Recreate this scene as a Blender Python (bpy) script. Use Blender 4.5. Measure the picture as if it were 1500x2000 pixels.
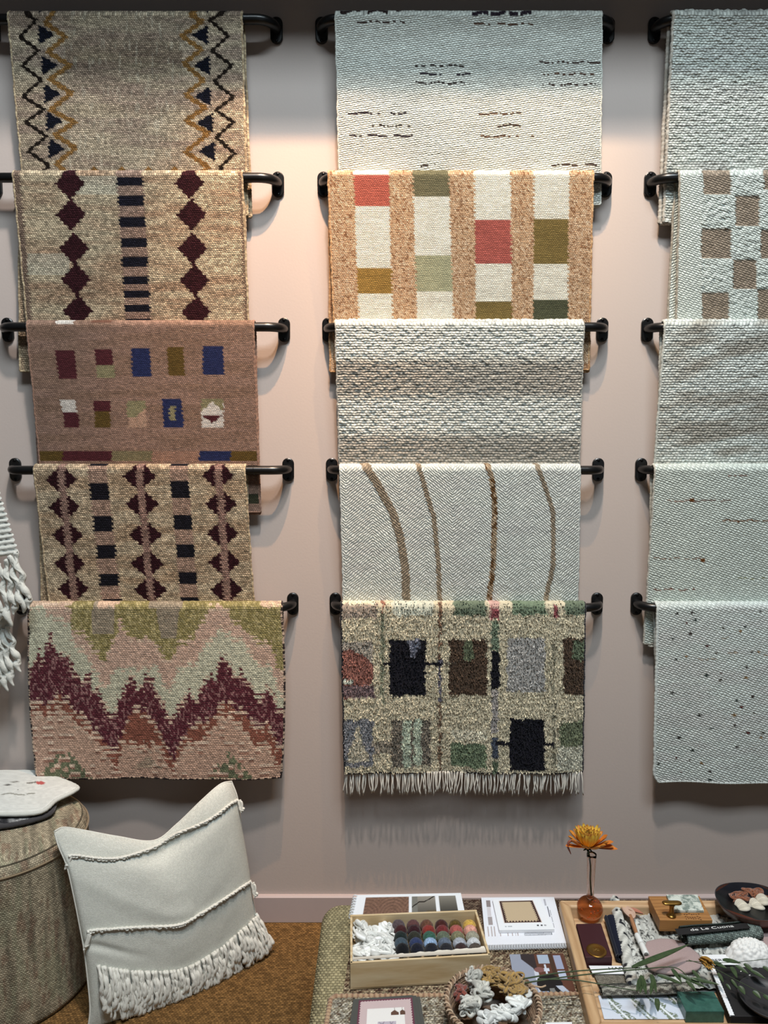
import bpy, math, random
import numpy as np
from mathutils import Vector, Matrix

# ------------------------------------------------------------------ camera, world, lights
for o in list(bpy.data.objects): bpy.data.objects.remove(o)
SC = bpy.context.scene
COL = SC.collection
F = 1450.0; PITCH = math.radians(7.13); D = 2.10; H = 1.52
cd = bpy.data.cameras.new('camera'); cam = bpy.data.objects.new('camera', cd); COL.objects.link(cam)
cam.location = (0, -D, H); cam.rotation_euler = (math.radians(90)-PITCH, 0, 0)
cd.sensor_fit = 'VERTICAL'; cd.sensor_height = 36; cd.lens = F*36/2000; cd.clip_start = .02
SC.camera = cam
w = bpy.data.worlds.new('world'); SC.world = w; w.use_nodes = True
bg = w.node_tree.nodes['Background']; bg.inputs[0].default_value = (.80, .90, 1.0, 1); bg.inputs[1].default_value = 0.045
SC.view_settings.view_transform = 'Standard'; SC.view_settings.look = 'None'
SC.view_settings.exposure = 0.0; SC.view_settings.gamma = 1
try: SC.view_settings.use_curve_mapping = False
except Exception: pass

def area(name, loc, target, sx, sy, power, col):
    l = bpy.data.lights.new(name, 'AREA'); l.shape = 'RECTANGLE'; l.size = sx; l.size_y = sy; l.energy = power; l.color = col
    o = bpy.data.objects.new(name, l); COL.objects.link(o); o.location = loc
    o.rotation_euler = (Vector(target)-Vector(loc)).to_track_quat('-Z', 'Y').to_euler(); return o
def spot(name, loc, target, power, col, size=60, blend=.8, rad=.012):
    l = bpy.data.lights.new(name, 'SPOT'); l.energy = power; l.color = col; l.spot_size = math.radians(size); l.spot_blend = blend; l.shadow_soft_size = rad
    o = bpy.data.objects.new(name, l); COL.objects.link(o); o.location = loc
    o.rotation_euler = (Vector(target)-Vector(loc)).to_track_quat('-Z', 'Y').to_euler(); return o
area('skylight_panel', (.45, -2.6, 5.0), (.25, 0, 1.5), 2.2, .7, 170, (.78, .92, 1.0))
area('front_fill_light', (.9, -4.2, 1.2), (0, 0, .4), 2.6, 1.6, 4, (.86, .94, 1.0))  # added fill light behind the camera, no window is known there
spot('spot_lamp_a', (-.13, -.65, 3.30), (-.30, -.02, 1.66), 190, (1.0, .58, .30), 38, 1.0)
spot('spot_lamp_b', (.40, -.65, 3.30), (.34, -.02, 2.05), 112, (1.0, .65, .33), 46, 1.0)
spot('spot_lamp_c', (.10, -1.52, 4.60), (.20, -.02, 1.5), 385, (1.0, .91, .84), 75, .6, .09)

# ------------------------------------------------------------------ projection helpers (photo pixel -> world point at a given real depth)
cp, sp = math.cos(PITCH), math.sin(PITCH)
def ray(px, py):
    a = (px-750)/F; b = (py-1000)/F
    return (a, cp-b*sp, -sp-b*cp)
def wp(px, py, y):                       # point on the vertical plane Y = y
    r = ray(px, py); t = (y+D)/r[1]; return Vector((r[0]*t, y, H+r[2]*t))
def tp(px, py, z):                       # point on the horizontal plane Z = z
    r = ray(px, py); t = (z-H)/r[2]; return Vector((r[0]*t, -D+r[1]*t, z))
def proj(x, y, z):
    dy = y+D; dz = z-H; zc = dy*cp-dz*sp; u = dy*sp+dz*cp
    return 750+F*x/zc, 1000-F*u/zc
def mpp(p): return ((p[1]+D)*cp-(p[2]-H)*sp)/F

# ------------------------------------------------------------------ noise
def h2(i, j, s=0):
    v = np.sin(i*127.1+j*311.7+s*74.7)*43758.5453; return v-np.floor(v)
def vn(x, y, s=0):
    xi = np.floor(x); yi = np.floor(y); fx = x-xi; fy = y-yi
    fx = fx*fx*(3-2*fx); fy = fy*fy*(3-2*fy)
    return (h2(xi, yi, s)*(1-fx)+h2(xi+1, yi, s)*fx)*(1-fy)+(h2(xi, yi+1, s)*(1-fx)+h2(xi+1, yi+1, s)*fx)*fy
def fbm(x, y, s=0): return .55*vn(x, y, s)+.3*vn(x*2.1, y*2.1, s+3)+.15*vn(x*4.3, y*4.3, s+7)
def worley(x, y, s=0):
    xi = np.floor(x); yi = np.floor(y); m = np.full(x.shape, 9.); idv = np.zeros(x.shape)
    for a in (-1, 0, 1):
        for b in (-1, 0, 1):
            cx = xi+a; cy = yi+b; px_ = cx+h2(cx, cy, s); py_ = cy+h2(cx, cy, s+11)
            d = np.hypot(x-px_, y-py_); k = d < m; m = np.where(k, d, m); idv = np.where(k, h2(cx, cy, s+5), idv)
    return m, idv
def lin(c):
    c = np.clip(np.asarray(c, float), 0, 1); return np.where(c < .04045, c/12.92, ((c+.055)/1.055)**2.4)
def rgb(r, g, b): return tuple(float(v) for v in lin(np.array([r, g, b])/255))+(1,)

# ------------------------------------------------------------------ node helpers
MATS = {}
def newmat(name):
    m = bpy.data.materials.new(name); m.use_nodes = True; nt = m.node_tree
    b = nt.nodes['Principled BSDF']; b.inputs['Specular IOR Level'].default_value = .3; return m, nt, b
def mth(nt, op, a, b=None, c=None):
    n = nt.nodes.new('ShaderNodeMath'); n.operation = op
    for i, v in enumerate((a, b, c)):
        if v is None: continue
        if isinstance(v, (int, float)): n.inputs[i].default_value = v
        else: nt.links.new(v, n.inputs[i])
    return n.outputs[0]
def mixc(nt, fac, a, b, mode='MIX'):
    n = nt.nodes.new('ShaderNodeMix'); n.data_type = 'RGBA'; n.blend_type = mode
    for i, v in ((0, fac), (6, a), (7, b)):
        if isinstance(v, (int, float)): n.inputs[i].default_value = v
        elif isinstance(v, tuple): n.inputs[i].default_value = v
        else: nt.links.new(v, n.inputs[i])
    return n.outputs[2]
def bump(nt, h, dist, strength, b, normal=None):
    n = nt.nodes.new('ShaderNodeBump'); n.inputs['Distance'].default_value = dist; n.inputs['Strength'].default_value = strength
    nt.links.new(h, n.inputs['Height'])
    if normal: nt.links.new(normal, n.inputs['Normal'])
    nt.links.new(n.outputs[0], b.inputs['Normal']); return n.outputs[0]
def noise(nt, vec, scale, detail=3, rough=.55):
    n = nt.nodes.new('ShaderNodeTexNoise'); n.inputs['Scale'].default_value = scale; n.inputs['Detail'].default_value = detail
    n.inputs['Roughness'].default_value = rough
    if vec: nt.links.new(vec, n.inputs['Vector'])
    return n.outputs[0]
def mapping(nt, vec, scale=(1, 1, 1), rot=(0, 0, 0)):
    n = nt.nodes.new('ShaderNodeMapping'); n.inputs['Scale'].default_value = scale; n.inputs['Rotation'].default_value = rot
    nt.links.new(vec, n.inputs['Vector']); return n.outputs[0]

def weave(name, p=3.6, q=5.0, off=.5, var=.35, depth=.0012, base=None, herring=0, rough=.95, fibre=.25, gap=.35, slope=0, tri=0):
    """woven cloth: rows of pitch p, stitches of pitch q (units of the UV map x100); every stitch has its own dyed shade"""
    m, nt, b = newmat(name)
    uv = nt.nodes.new('ShaderNodeUVMap').outputs[0]
    s = nt.nodes.new('ShaderNodeSeparateXYZ'); nt.links.new(uv, s.inputs[0])
    x = mth(nt, 'MULTIPLY', s.outputs[0], 100.); y = mth(nt, 'MULTIPLY', s.outputs[1], 100.)
    nz = noise(nt, uv, 9., 2)
    y = mth(nt, 'ADD', y, mth(nt, 'MULTIPLY', nz, 5.))
    if slope:
        xs = mth(nt, 'PINGPONG', x, float(tri)) if tri else x
        y = mth(nt, 'ADD', y, mth(nt, 'MULTIPLY', xs, -slope))
    yy = mth(nt, 'DIVIDE', y, p); row = mth(nt, 'FLOOR', yy)
    o = mth(nt, 'MULTIPLY', row, off)
    if herring:
        sg = mth(nt, 'SIGN', mth(nt, 'SINE', mth(nt, 'DIVIDE', x, herring)))
        o = mth(nt, 'MULTIPLY', o, sg)
    xx = mth(nt, 'ADD', mth(nt, 'DIVIDE', x, q), o)
    fx = mth(nt, 'FRACT', xx); fy = mth(nt, 'FRACT', yy)
    hx = mth(nt, 'SINE', mth(nt, 'MULTIPLY', fx, math.pi)); hy = mth(nt, 'SINE', mth(nt, 'MULTIPLY', fy, math.pi))
    hh = mth(nt, 'POWER', mth(nt, 'MULTIPLY', hx, hy), .6)
    cb = nt.nodes.new('ShaderNodeCombineXYZ'); nt.links.new(mth(nt, 'FLOOR', xx), cb.inputs[0]); nt.links.new(row, cb.inputs[1])
    wn = nt.nodes.new('ShaderNodeTexWhiteNoise'); wn.noise_dimensions = '2D'; nt.links.new(cb.outputs[0], wn.inputs['Vector'])
    if base is None:
        a = nt.nodes.new('ShaderNodeAttribute'); a.attribute_name = 'Col'; c = a.outputs['Color']
    else: c = base
    v = mth(nt, 'ADD', mth(nt, 'MULTIPLY', wn.outputs['Value'], var*1.6), 1-var*.95)
    fb = noise(nt, mapping(nt, uv, (16, 60, 1)), 1., 3)
    v = mth(nt, 'MULTIPLY', v, mth(nt, 'ADD', mth(nt, 'MULTIPLY', fb, fibre*2), 1-fibre))
    v = mth(nt, 'MULTIPLY', v, mth(nt, 'ADD', mth(nt, 'MULTIPLY', hh, gap), 1-gap))   # painted shade: colour darkens in the gaps between the stitches
    g = nt.nodes.new('ShaderNodeCombineColor')
    for i in range(3): nt.links.new(v, g.inputs[i])
    c2 = mixc(nt, 1., c, g.outputs[0], 'MULTIPLY')
    nt.links.new(c2, b.inputs['Base Color']); b.inputs['Roughness'].default_value = rough
    b.inputs['Specular IOR Level'].default_value = .12
    hgt = mth(nt, 'ADD', hh, mth(nt, 'MULTIPLY', wn.outputs['Value'], .35))
    bump(nt, hgt, depth, 1., b); return m
def wool(name, base=None, depth=.001, scale=500, var=.25, rough=.95, stretch=(1, 1, 1), sheen=.2):
    m, nt, b = newmat(name)
    tc = nt.nodes.new('ShaderNodeTexCoord').outputs['Object']
    n = noise(nt, mapping(nt, tc, stretch), scale, 3, .6)
    if base is None:
        a = nt.nodes.new('ShaderNodeAttribute'); a.attribute_name = 'Col'; c = a.outputs['Color']
    else: c = base
    v = mth(nt, 'ADD', mth(nt, 'MULTIPLY', n, var*2), 1-var)
    g = nt.nodes.new('ShaderNodeCombineColor')
    for i in range(3): nt.links.new(v, g.inputs[i])
    nt.links.new(mixc(nt, 1., c, g.outputs[0], 'MULTIPLY'), b.inputs['Base Color'])
    b.inputs['Roughness'].default_value = rough; b.inputs['Sheen Weight'].default_value = sheen; b.inputs['Specular IOR Level'].default_value = .15
    bump(nt, n, depth, .8, b); return m
def plain(name, base, rough=.5, metal=0, spec=.4, var=.0, scale=40, depth=0, coat=0):
    m, nt, b = newmat(name); b.inputs['Roughness'].default_value = rough; b.inputs['Metallic'].default_value = metal
    b.inputs['Specular IOR Level'].default_value = spec; b.inputs['Coat Weight'].default_value = coat
    tc = nt.nodes.new('ShaderNodeTexCoord').outputs['Object']; n = noise(nt, tc, scale, 4)
    v = mth(nt, 'ADD', mth(nt, 'MULTIPLY', n, var*2), 1-var); g = nt.nodes.new('ShaderNodeCombineColor')
    for i in range(3): nt.links.new(v, g.inputs[i])
    nt.links.new(mixc(nt, 1., base, g.outputs[0], 'MULTIPLY'), b.inputs['Base Color'])
    if depth: bump(nt, n, depth, .6, b)
    return m
def vcol(name, rough=.6, spec=.3):
    m, nt, b = newmat(name); a = nt.nodes.new('ShaderNodeAttribute'); a.attribute_name = 'Col'
    n = noise(nt, nt.nodes.new('ShaderNodeTexCoord').outputs['Object'], 300, 2)
    v = mth(nt, 'ADD', mth(nt, 'MULTIPLY', n, .06), .97); g = nt.nodes.new('ShaderNodeCombineColor')
    for i in range(3): nt.links.new(v, g.inputs[i])
    nt.links.new(mixc(nt, 1., a.outputs['Color'], g.outputs[0], 'MULTIPLY'), b.inputs['Base Color'])
    b.inputs['Roughness'].default_value = rough; b.inputs['Specular IOR Level'].default_value = spec; return m
def wood(name, c1, c2, axis='X', scale=9, rough=.5):
    m, nt, b = newmat(name); tc = nt.nodes.new('ShaderNodeTexCoord').outputs['Object']
    st = {'X': (.12, 1, 1), 'Y': (1, .12, 1), 'Z': (1, 1, .12)}[axis]
    mp = mapping(nt, tc, st); d = noise(nt, mp, scale, 2)
    wv = nt.nodes.new('ShaderNodeTexWave'); wv.wave_type = 'BANDS'; wv.bands_direction = 'Y' if axis != 'Y' else 'X'
    wv.inputs['Scale'].default_value = scale*2.2; wv.inputs['Distortion'].default_value = 9; wv.inputs['Detail'].default_value = 3; wv.inputs['Detail Scale'].default_value = 1.2
    nt.links.new(mp, wv.inputs['Vector'])
    fg = noise(nt, mp, scale*30, 3)
    f = mth(nt, 'ADD', mth(nt, 'MULTIPLY', wv.outputs['Fac'], .45), mth(nt, 'MULTIPLY', fg, .5))
    nt.links.new(mixc(nt, f, c1, c2), b.inputs['Base Color']); b.inputs['Roughness'].default_value = rough
    bump(nt, fg, .0003, .5, b); return m

# ------------------------------------------------------------------ mesh helpers
class MB:
    def __init__(s): s.v = []; s.f = []; s.c = []; s.uv = []; s.n = 0; s.hc = False; s.hu = False
    def add(s, V, Fc, col=None, uv=None):
        V = np.asarray(V, float).reshape(-1, 3); n = len(V)
        s.v.append(V); s.f.extend([tuple(i+s.n for i in f) for f in Fc])
        if col is None: C_ = np.ones((n, 3))*.5
        else:
            C_ = np.broadcast_to(np.asarray(col, float), (n, 3)).copy(); s.hc = True
        s.c.append(C_)
        if uv is None: U = V[:, [0, 2]]*7.2
        else: U = np.asarray(uv, float).reshape(-1, 2); 
        s.uv.append(U); s.n += n; return s
    def build(s, name, mat, parent=None, smooth=True, loc=None):
        me = bpy.data.meshes.new(name); V = np.concatenate(s.v)
        if loc is not None: V = V-np.array(loc)
        me.from_pydata(V.tolist(), [], s.f); me.polygons.foreach_set('use_smooth', [smooth]*len(me.polygons))
        if s.hc:
            at = me.color_attributes.new('Col', 'FLOAT_COLOR', 'POINT'); C4 = np.ones((len(V), 4), np.float32); cc_ = np.concatenate(s.c); C4[:, :3] = lin(cc_*.87+cc_.mean(1)[:, None]*.13)
            at.data.foreach_set('color', C4.ravel())
        ul = me.uv_layers.new(name='UVMap'); li = np.zeros(len(me.loops), np.int32); me.loops.foreach_get('vertex_index', li)
        ul.data.foreach_set('uv', np.concatenate(s.uv)[li].astype(np.float32).ravel())
        me.materials.append(mat); o = bpy.data.objects.new(name, me); COL.objects.link(o)
        if parent: o.parent = parent
        if loc is not None: o.location = loc
        return o
def tag(o, label=None, cat=None, group=None, kind=None):
    if label: o['label'] = label
    if cat: o['category'] = cat
    if group: o['group'] = group
    if kind: o['kind'] = kind
    return o
def empty(name, label, cat, loc=(0, 0, 0), group=None):
    o = bpy.data.objects.new(name, None); o.empty_display_size = .03; COL.objects.link(o); o.location = loc
    return tag(o, label, cat, group)
def child(o, parent):                     # parent keeping world placement (parents are only translated)
    o.parent = parent; o.matrix_parent_inverse = Matrix.Translation(-parent.location); return o
def gridfaces(nv, nu, off=0, flip=False, wrap=False):
    fs = []
    for i in range(nv-1):
        for j in range(nu-1 if not wrap else nu):
            a = off+i*nu+j; b = off+i*nu+(j+1) % nu; c = b+nu; d = a+nu
            fs.append((a, d, c, b) if flip else (a, b, c, d))
    return fs
def tube(P, r, sides=8, cap=True):
    P = np.asarray(P, float); n = len(P); r = np.broadcast_to(np.asarray(r, float), (n,))
    T = np.gradient(P, axis=0); T /= np.linalg.norm(T, axis=1)[:, None]+1e-12
    nrm = np.cross(T[0], [0, 0, 1.]); 
    if np.linalg.norm(nrm) < .1: nrm = np.cross(T[0], [1., 0, 0])
    nrm /= np.linalg.norm(nrm); V = []; an = np.arange(sides)*2*math.pi/sides
    for i in range(n):
        nrm = nrm-T[i]*np.dot(nrm, T[i]); nrm /= np.linalg.norm(nrm)+1e-12; b = np.cross(T[i], nrm)
        V.append(P[i]+r[i]*(np.cos(an)[:, None]*nrm+np.sin(an)[:, None]*b))
    fs = gridfaces(n, sides, wrap=True)
    if cap: fs += [tuple(range(sides))[::-1], tuple(range((n-1)*sides, n*sides))]
    return np.concatenate(V), fs
def smooth_path(pts, n=40):
    pts = [np.array(p, float) for p in pts]; pts = [2*pts[0]-pts[1]]+pts+[2*pts[-1]-pts[-2]]; out = []
    m = len(pts)-3; k = max(2, n//m)
    for i in range(m):
        p0, p1, p2, p3 = pts[i:i+4]
        for t in np.linspace(0, 1, k, endpoint=False):
            out.append(.5*((2*p1)+(-p0+p2)*t+(2*p0-5*p1+4*p2-p3)*t*t+(-p0+3*p1-3*p2+p3)*t**3))
    out.append(pts[-2]); return np.array(out)
def lathe(prof, seg=48, c=(0, 0, 0), sx=1, sy=1):
    V = []; an = np.arange(seg)*2*math.pi/seg
    for r, z in prof: V.append(np.stack([c[0]+r*sx*np.cos(an), c[1]+r*sy*np.sin(an), np.full(seg, c[2]+z)], 1))
    fs = gridfaces(len(prof), seg, wrap=True)
    if prof[0][0] > 1e-6: fs.append(tuple(range(seg))[::-1])
    if prof[-1][0] > 1e-6: fs.append(tuple(range((len(prof)-1)*seg, len(prof)*seg)))
    return np.concatenate(V), fs
def prism(top, h):                         # top: 4+ world points in order; extruded down by h
    n = len(top); T = np.array([list(p) for p in top]); B = T-np.array([0, 0, h]); V = np.concatenate([T, B])
    a = 0
    for i in range(n): a += T[i][0]*T[(i+1) % n][1]-T[(i+1) % n][0]*T[i][1]
    fs = [tuple(range(n)), tuple(range(n, 2*n))[::-1]]+[(i, i+n, (i+1) % n+n, (i+1) % n) for i in range(n)]
    if a < 0: fs = [f[::-1] for f in fs]
    return V, fs
def bevel(o, wd=.001, seg=2):
    m = o.modifiers.new('bevel', 'BEVEL'); m.width = wd; m.segments = seg; m.limit_method = 'ANGLE'; m.angle_limit = .6; return o
def box(x0, x1, y0, y1, z0, z1): return prism([(x0, y0, z1), (x1, y0, z1), (x1, y1, z1), (x0, y1, z1)], z1-z0)
def sheet(name, corners, th, colfn, mat, nx=60, ny=40, parent=None, relief=None):
    """flat printed or woven piece: corners FL,FR,BR,BL of its top; colfn(u,v) with v=0 at the front"""
    c = [np.array(list(p)) for p in corners]; u, v = np.meshgrid(np.linspace(0, 1, nx), np.linspace(0, 1, ny)); u = u.ravel()[:, None]; v = v.ravel()[:, None]
    P = (c[0]*(1-u)+c[1]*u)*(1-v)+(c[3]*(1-u)+c[2]*u)*v
    if relief is not None: P[:, 2] += relief(u[:, 0], v[:, 0])
    wd = np.linalg.norm(c[1]-c[0]); dp = np.linalg.norm(c[3]-c[0])
    mb = MB(); mb.add(P, gridfaces(ny, nx), colfn(u[:, 0], v[:, 0]), np.concatenate([u*wd*7.2, v*dp*7.2], 1))
    # skirt and underside
    ring = [j for j in range(nx)]+[i*nx+nx-1 for i in range(1, ny)]+[(ny-1)*nx+j for j in range(nx-2, -1, -1)]+[i*nx for i in range(ny-2, 0, -1)]
    R = P[ring]; B = R.copy(); B[:, 2] = c[0][2]-th; n = len(ring)
    mb.add(np.concatenate([R, B]), [(i, i+n, (i+1) % n+n, (i+1) % n) for i in range(n)]+[tuple(range(n, 2*n))[::-1]], np.concatenate([colfn(u[ring, 0], v[ring, 0])]*2)*.95)
    return mb.build(name, mat, parent, smooth=relief is not None)

# ------------------------------------------------------------------ setting
BAR_OFF = .055; BAR_R = .0125; TH = .005
m_wall, nt, b = newmat('painted_plaster'); tc = nt.nodes.new('ShaderNodeTexCoord').outputs['Object']
n1 = noise(nt, tc, 1.4, 3); n2 = noise(nt, tc, 160, 3)
nt.links.new(mixc(nt, n1, rgb(184, 171, 164), rgb(190, 177, 170)), b.inputs['Base Color']); b.inputs['Roughness'].default_value = .75; bump(nt, n2, .0006, .35, b)
m_trim = plain('painted_skirting', rgb(182, 166, 163), .55, var=.03)
m_ceil = plain('ceiling_paint', rgb(95, 88, 80), .9, var=.03)
m_sisal = weave('woven_sisal', 4.2, 6.5, .5, .45, .0016, rgb(132, 98, 58), fibre=.3, gap=.5)
def struct(name, mb, m, smooth=False, kind='structure'):
    o = mb.build(name, m, None, smooth); o['kind'] = kind; return o
mb = MB(); mb.add(*box(-3.2, 3.2, 0, .12, 0, 5.2)); struct('wall_back', mb, m_wall)
mb = MB(); V, fs = box(-3.2, 3.2, -4.6, 0, -.06, 0); mb.add(V, fs, None, V[:, [0, 1]]*7.2); struct('floor', mb, m_sisal)
mb = MB(); mb.add(*box(-3.2, 3.2, -4.6, .12, 5.2, 5.3)); struct('ceiling', mb, m_ceil)
mb = MB(); mb.add(*box(-3.2, 3.2, -.33, -.001, 2.79, 5.2)); struct('unseen_bulkhead_1', mb, m_ceil)  # unseen bulkhead, shaped so its lower edge shades the wall top
zb = wp(600, 1752, -.014)[2]
mb = MB(); prof = [(-.014, 0), (-.014, zb-.004), (-.010, zb), (-.0005, zb), (-.0005, 0)]
V = [(x, y, z+.001) for x in (-3.2, 3.2) for y, z in prof]; mb.add(V, [(i, (i+1) % 5, (i+1) % 5+5, i+5) for i in range(5)]+[(0, 4, 3, 2, 1), (5, 6, 7, 8, 9)])
struct('baseboard_back', mb, m_trim)

# ------------------------------------------------------------------ rails
m_black = plain('satin_black_steel', rgb(14, 14, 15), .32, 0, .5, .05)
m_screw = plain('black_screw', rgb(30, 30, 32), .3, .8, .5)
ZR = [wp(540, y, -.004)[2] for y in (58, 359, 643, 916, 1178)]
def rail(xl, xr, z, label, cat='rail'):
    e = empty('hanging_rail', label, cat, (xl, 0, z), 'black steel hanging rails on the wall'); R = .045; pts = [(xl, -.006, z), (xl, -BAR_OFF+R, z)]
    for a in np.linspace(0, math.pi/2, 9)[1:]: pts.append((xl+R*(1-math.cos(a)), -BAR_OFF+R-R*math.sin(a), z))
    for a in np.linspace(math.pi/2, 0, 9): pts.append((xr-R*(1-math.cos(a)), -BAR_OFF+R-R*math.sin(a), z))
    pts.append((xr, -.006, z)); mb = MB(); mb.add(*tube(pts, BAR_R, 20))
    for x in (xl+.088, xr-.088): mb.add(*tube([(x-.0012, -BAR_OFF, z), (x+.0012, -BAR_OFF, z)], BAR_R+.0007, 20))
    child(mb.build('bar', m_black), e)
    for x in (xl, xr):
        mb = MB(); P = []
        for i in range(24):
            a = i*2*math.pi/24; P.append((.0165*math.cos(a), .0165*math.sin(a)+(.0165 if math.sin(a) >= 0 else -.0165)))
        V = [(x+a, -.0008, z-.002+c) for a, c in P]+[(x+a, -.006, z-.002+c) for a, c in P]+[(x+a*.86, -.0075, z-.002+c*.93) for a, c in P]; n = 24
        mb.add(V, [(i, (i+1) % n, (i+1) % n+n, i+n) for i in range(n)]+[(i+n, (i+1) % n+n, (i+1) % n+2*n, i+2*n) for i in range(n)]+[tuple(range(2*n, 3*n)), tuple(range(n))[::-1]])
        pl = child(mb.build('mounting_plate', m_black, smooth=False), e)
        for dz in (.024, -.028):
            mb = MB(); V, fs = lathe([(.0042, 0), (.0042, .0008), (.003, .0018), (0, .0021)], 12); V = np.stack([V[:, 0]+x, -.0072-V[:, 2], V[:, 1]+z+dz], 1)
            mb.add(V, fs); s_ = mb.build('screw', m_screw); s_.parent = pl
    return e
LC = ['top', 'second', 'third', 'fourth', 'lowest']
Lx = [(8, 540), (11, 543), (15, 555), (30, 563), (42, 572)]; Mx = [(628, 1188), (632, 1183), (641, 1176), (648, 1168), (655, 1166)]; Rx = [(1278, 1850), (1270, 1842), (1264, 1838), (1252, 1826), (1243, 1816)]
PY = [58, 359, 643, 916, 1178]
for k in range(5):
    for nm, X in (('left', Lx), ('middle', Mx), ('right', Rx)):
        xl = wp(X[k][0], PY[k], -.004)[0]; xr = wp(X[k][1], PY[k], -.004)[0]
        if nm == 'left' and k < 2: xl = wp(-12+4*k, PY[k], -.004)[0]
        rail(xl, xr, ZR[k], '%s black wall rail of the %s column of rugs' % (LC[k], nm))
rail(wp(-640, 643, 0)[0], wp(-70, 643, 0)[0], ZR[2], 'black wall rail carrying the white tasselled throw at the far left')

# ------------------------------------------------------------------ pattern helpers
def cvt(c): return np.array(c, float)/255
def seg_d(px, py, pts):
    d = np.full(px.shape, 1e9)
    for (x0, y0), (x1, y1) in zip(pts[:-1], pts[1:]):
        dx, dy = x1-x0, y1-y0; t = np.clip(((px-x0)*dx+(py-y0)*dy)/(dx*dx+dy*dy+1e-9), 0, 1); d = np.minimum(d, np.hypot(px-x0-t*dx, py-y0-t*dy))
    return d
def put(C_, m, c): C_[m] = cvt(c)
def rect(px, py, x0, x1, y0, y1, x0b=None, x1b=None):
    t = np.clip((py-y0)/(y1-y0+1e-9), 0, 1); x0b = x0 if x0b is None else x0b; x1b = x1 if x1b is None else x1b
    return (py >= y0) & (py < y1) & (px >= x0+(x0b-x0)*t) & (px < x1+(x1b-x1)*t)
def jag(px, py, a=3., p=4.4): return px+a*(np.floor(py/p) % 2-.5)
def base_mel(px, py, c, a=.16, s=1, b2=None, band=0):
    C_ = np.ones((len(px), 3))*cvt(c)
    if b2 is not None:
        t = np.clip((fbm(px/90, py/14, s)-.35)*2.6, 0, 1)[:, None]; C_ = C_*(1-t)+cvt(b2)*t
    C_ *= (1+a*2*(vn(px/5, py/2.2, s+2)-.5))[:, None]
    return C_
def zz(pts, sx, ox, oy): return [(x*sx+ox, y*sx+oy) for x, y in pts]

s1 = 1/2.42; s2 = .4133
def pat_L1(px, py):
    C_ = base_mel(px, py, (190, 172, 144), .18, 1, (160, 138, 120))
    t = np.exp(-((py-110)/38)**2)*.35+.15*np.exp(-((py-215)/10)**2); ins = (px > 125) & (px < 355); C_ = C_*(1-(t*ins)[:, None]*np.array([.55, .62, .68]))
    wv = (np.abs(vn(px/4.5, py/30, 9)-.5) > .36) & ins; C_[wv] = C_[wv]*.6+cvt((215, 205, 180))*.4
    jx = jag(px, py)
    def both(L, c, w):
        d = seg_d(jx, py, zz(L, s1, 0, 0)); put(C_, d < w, c)
    both([(245, 20), (245, 65), (215, 110), (310, 175), (225, 245), (330, 310), (235, 375), (340, 440), (240, 520), (355, 580), (260, 640), (360, 700), (270, 775), (330, 830), (240, 900)], (146, 104, 52), 4.6)
    both([(980, 20), (900, 70), (955, 100), (860, 170), (950, 235), (870, 300), (960, 380), (880, 450), (970, 510), (880, 570), (985, 630), (880, 720), (985, 790), (900, 860)], (146, 104, 52), 4.6)
    both([(60, 10), (110, 60), (170, 95), (95, 175), (180, 240), (105, 310), (195, 380), (110, 455), (210, 520), (120, 575), (220, 645), (135, 715), (235, 785), (160, 860)], (34, 25, 19), 3.4)
    both([(1100, 20), (1050, 65), (990, 95), (1080, 170), (1000, 240), (1095, 310), (1010, 385), (1105, 460), (1020, 520), (1105, 580), (1020, 650), (1110, 725), (1040, 795), (1110, 860)], (34, 25, 19), 3.4)
    for cx, cy in ((205, 22), (210, 165), (225, 310), (240, 445), (250, 575), (262, 705), (275, 850)):
        x0 = (cx-28)*s1; d = (jx-x0)/(75*s1); put(C_, (d > 0) & (d < 1) & (np.abs(py-cy*s1) < (1-d)*46*s1+1), (18, 20, 34))
    for cx, cy in ((945, 22), (950, 165), (960, 310), (965, 455), (975, 580), (985, 715), (995, 850)):
        x0 = (cx+32)*s1; d = (x0-jx)/(75*s1); put(C_, (d > 0) & (d < 1) & (np.abs(py-cy*s1) < (1-d)*46*s1+1), (18, 20, 34))
    for x in (445, 575, 700, 825): put(C_, (np.abs(px-x*s1) < (py-783*s1)*.9) & (py > 783*s1) & (py < 815*s1), (146, 104, 52))
    return C_
def pat_L2(px, py):
    C_ = base_mel(px, py, (196, 178, 146), .2, 21, (170, 140, 112)); jx = jag(px, py)
    sx = (px-400/2.42); 
    pale = rect(px, py, 128*s1, 330*s1, 1200*s1, 1300*s1) | rect(px, py, 350*s1, 560*s1, 830*s1, 920*s1); C_[pale] = C_[pale]*.5+cvt((205, 205, 185))*.5
    t = (py-335)/295
    put(C_, jx < 38+26*t, (130, 108, 92)); put(C_, jx > 466+12*t, (140, 116, 96))
    for L in (((330, 868), (335, 1015), (350, 1175), (360, 1320), (370, 1470), (378, 1610)), ((895, 865), (905, 1015), (910, 1175), (920, 1325), (930, 1475), (940, 1610))):
        for cx, cy in L:
            dy = np.abs(py-cy*s1)/(76*s1); put(C_, (np.abs(jx-cx*s1) < np.maximum((1-dy)*72*s1, 3.5)) & (dy < 1.0), (58, 24, 30))
    cx = (612+(py/s1-835)*.062)*s1; st = np.abs(jx-cx) < 62*s1; C_[st] = C_[st]*.25+cvt((150, 120, 108))*.75
    for a, b_ in ((800, 812), (835, 880), (925, 975), (1022, 1075), (1122, 1170), (1215, 1262), (1305, 1342), (1375, 1408), (1440, 1475), (1508, 1545)): put(C_, st & (py > a*s1) & (py < b_*s1), (26, 26, 38))
    return C_
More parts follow.
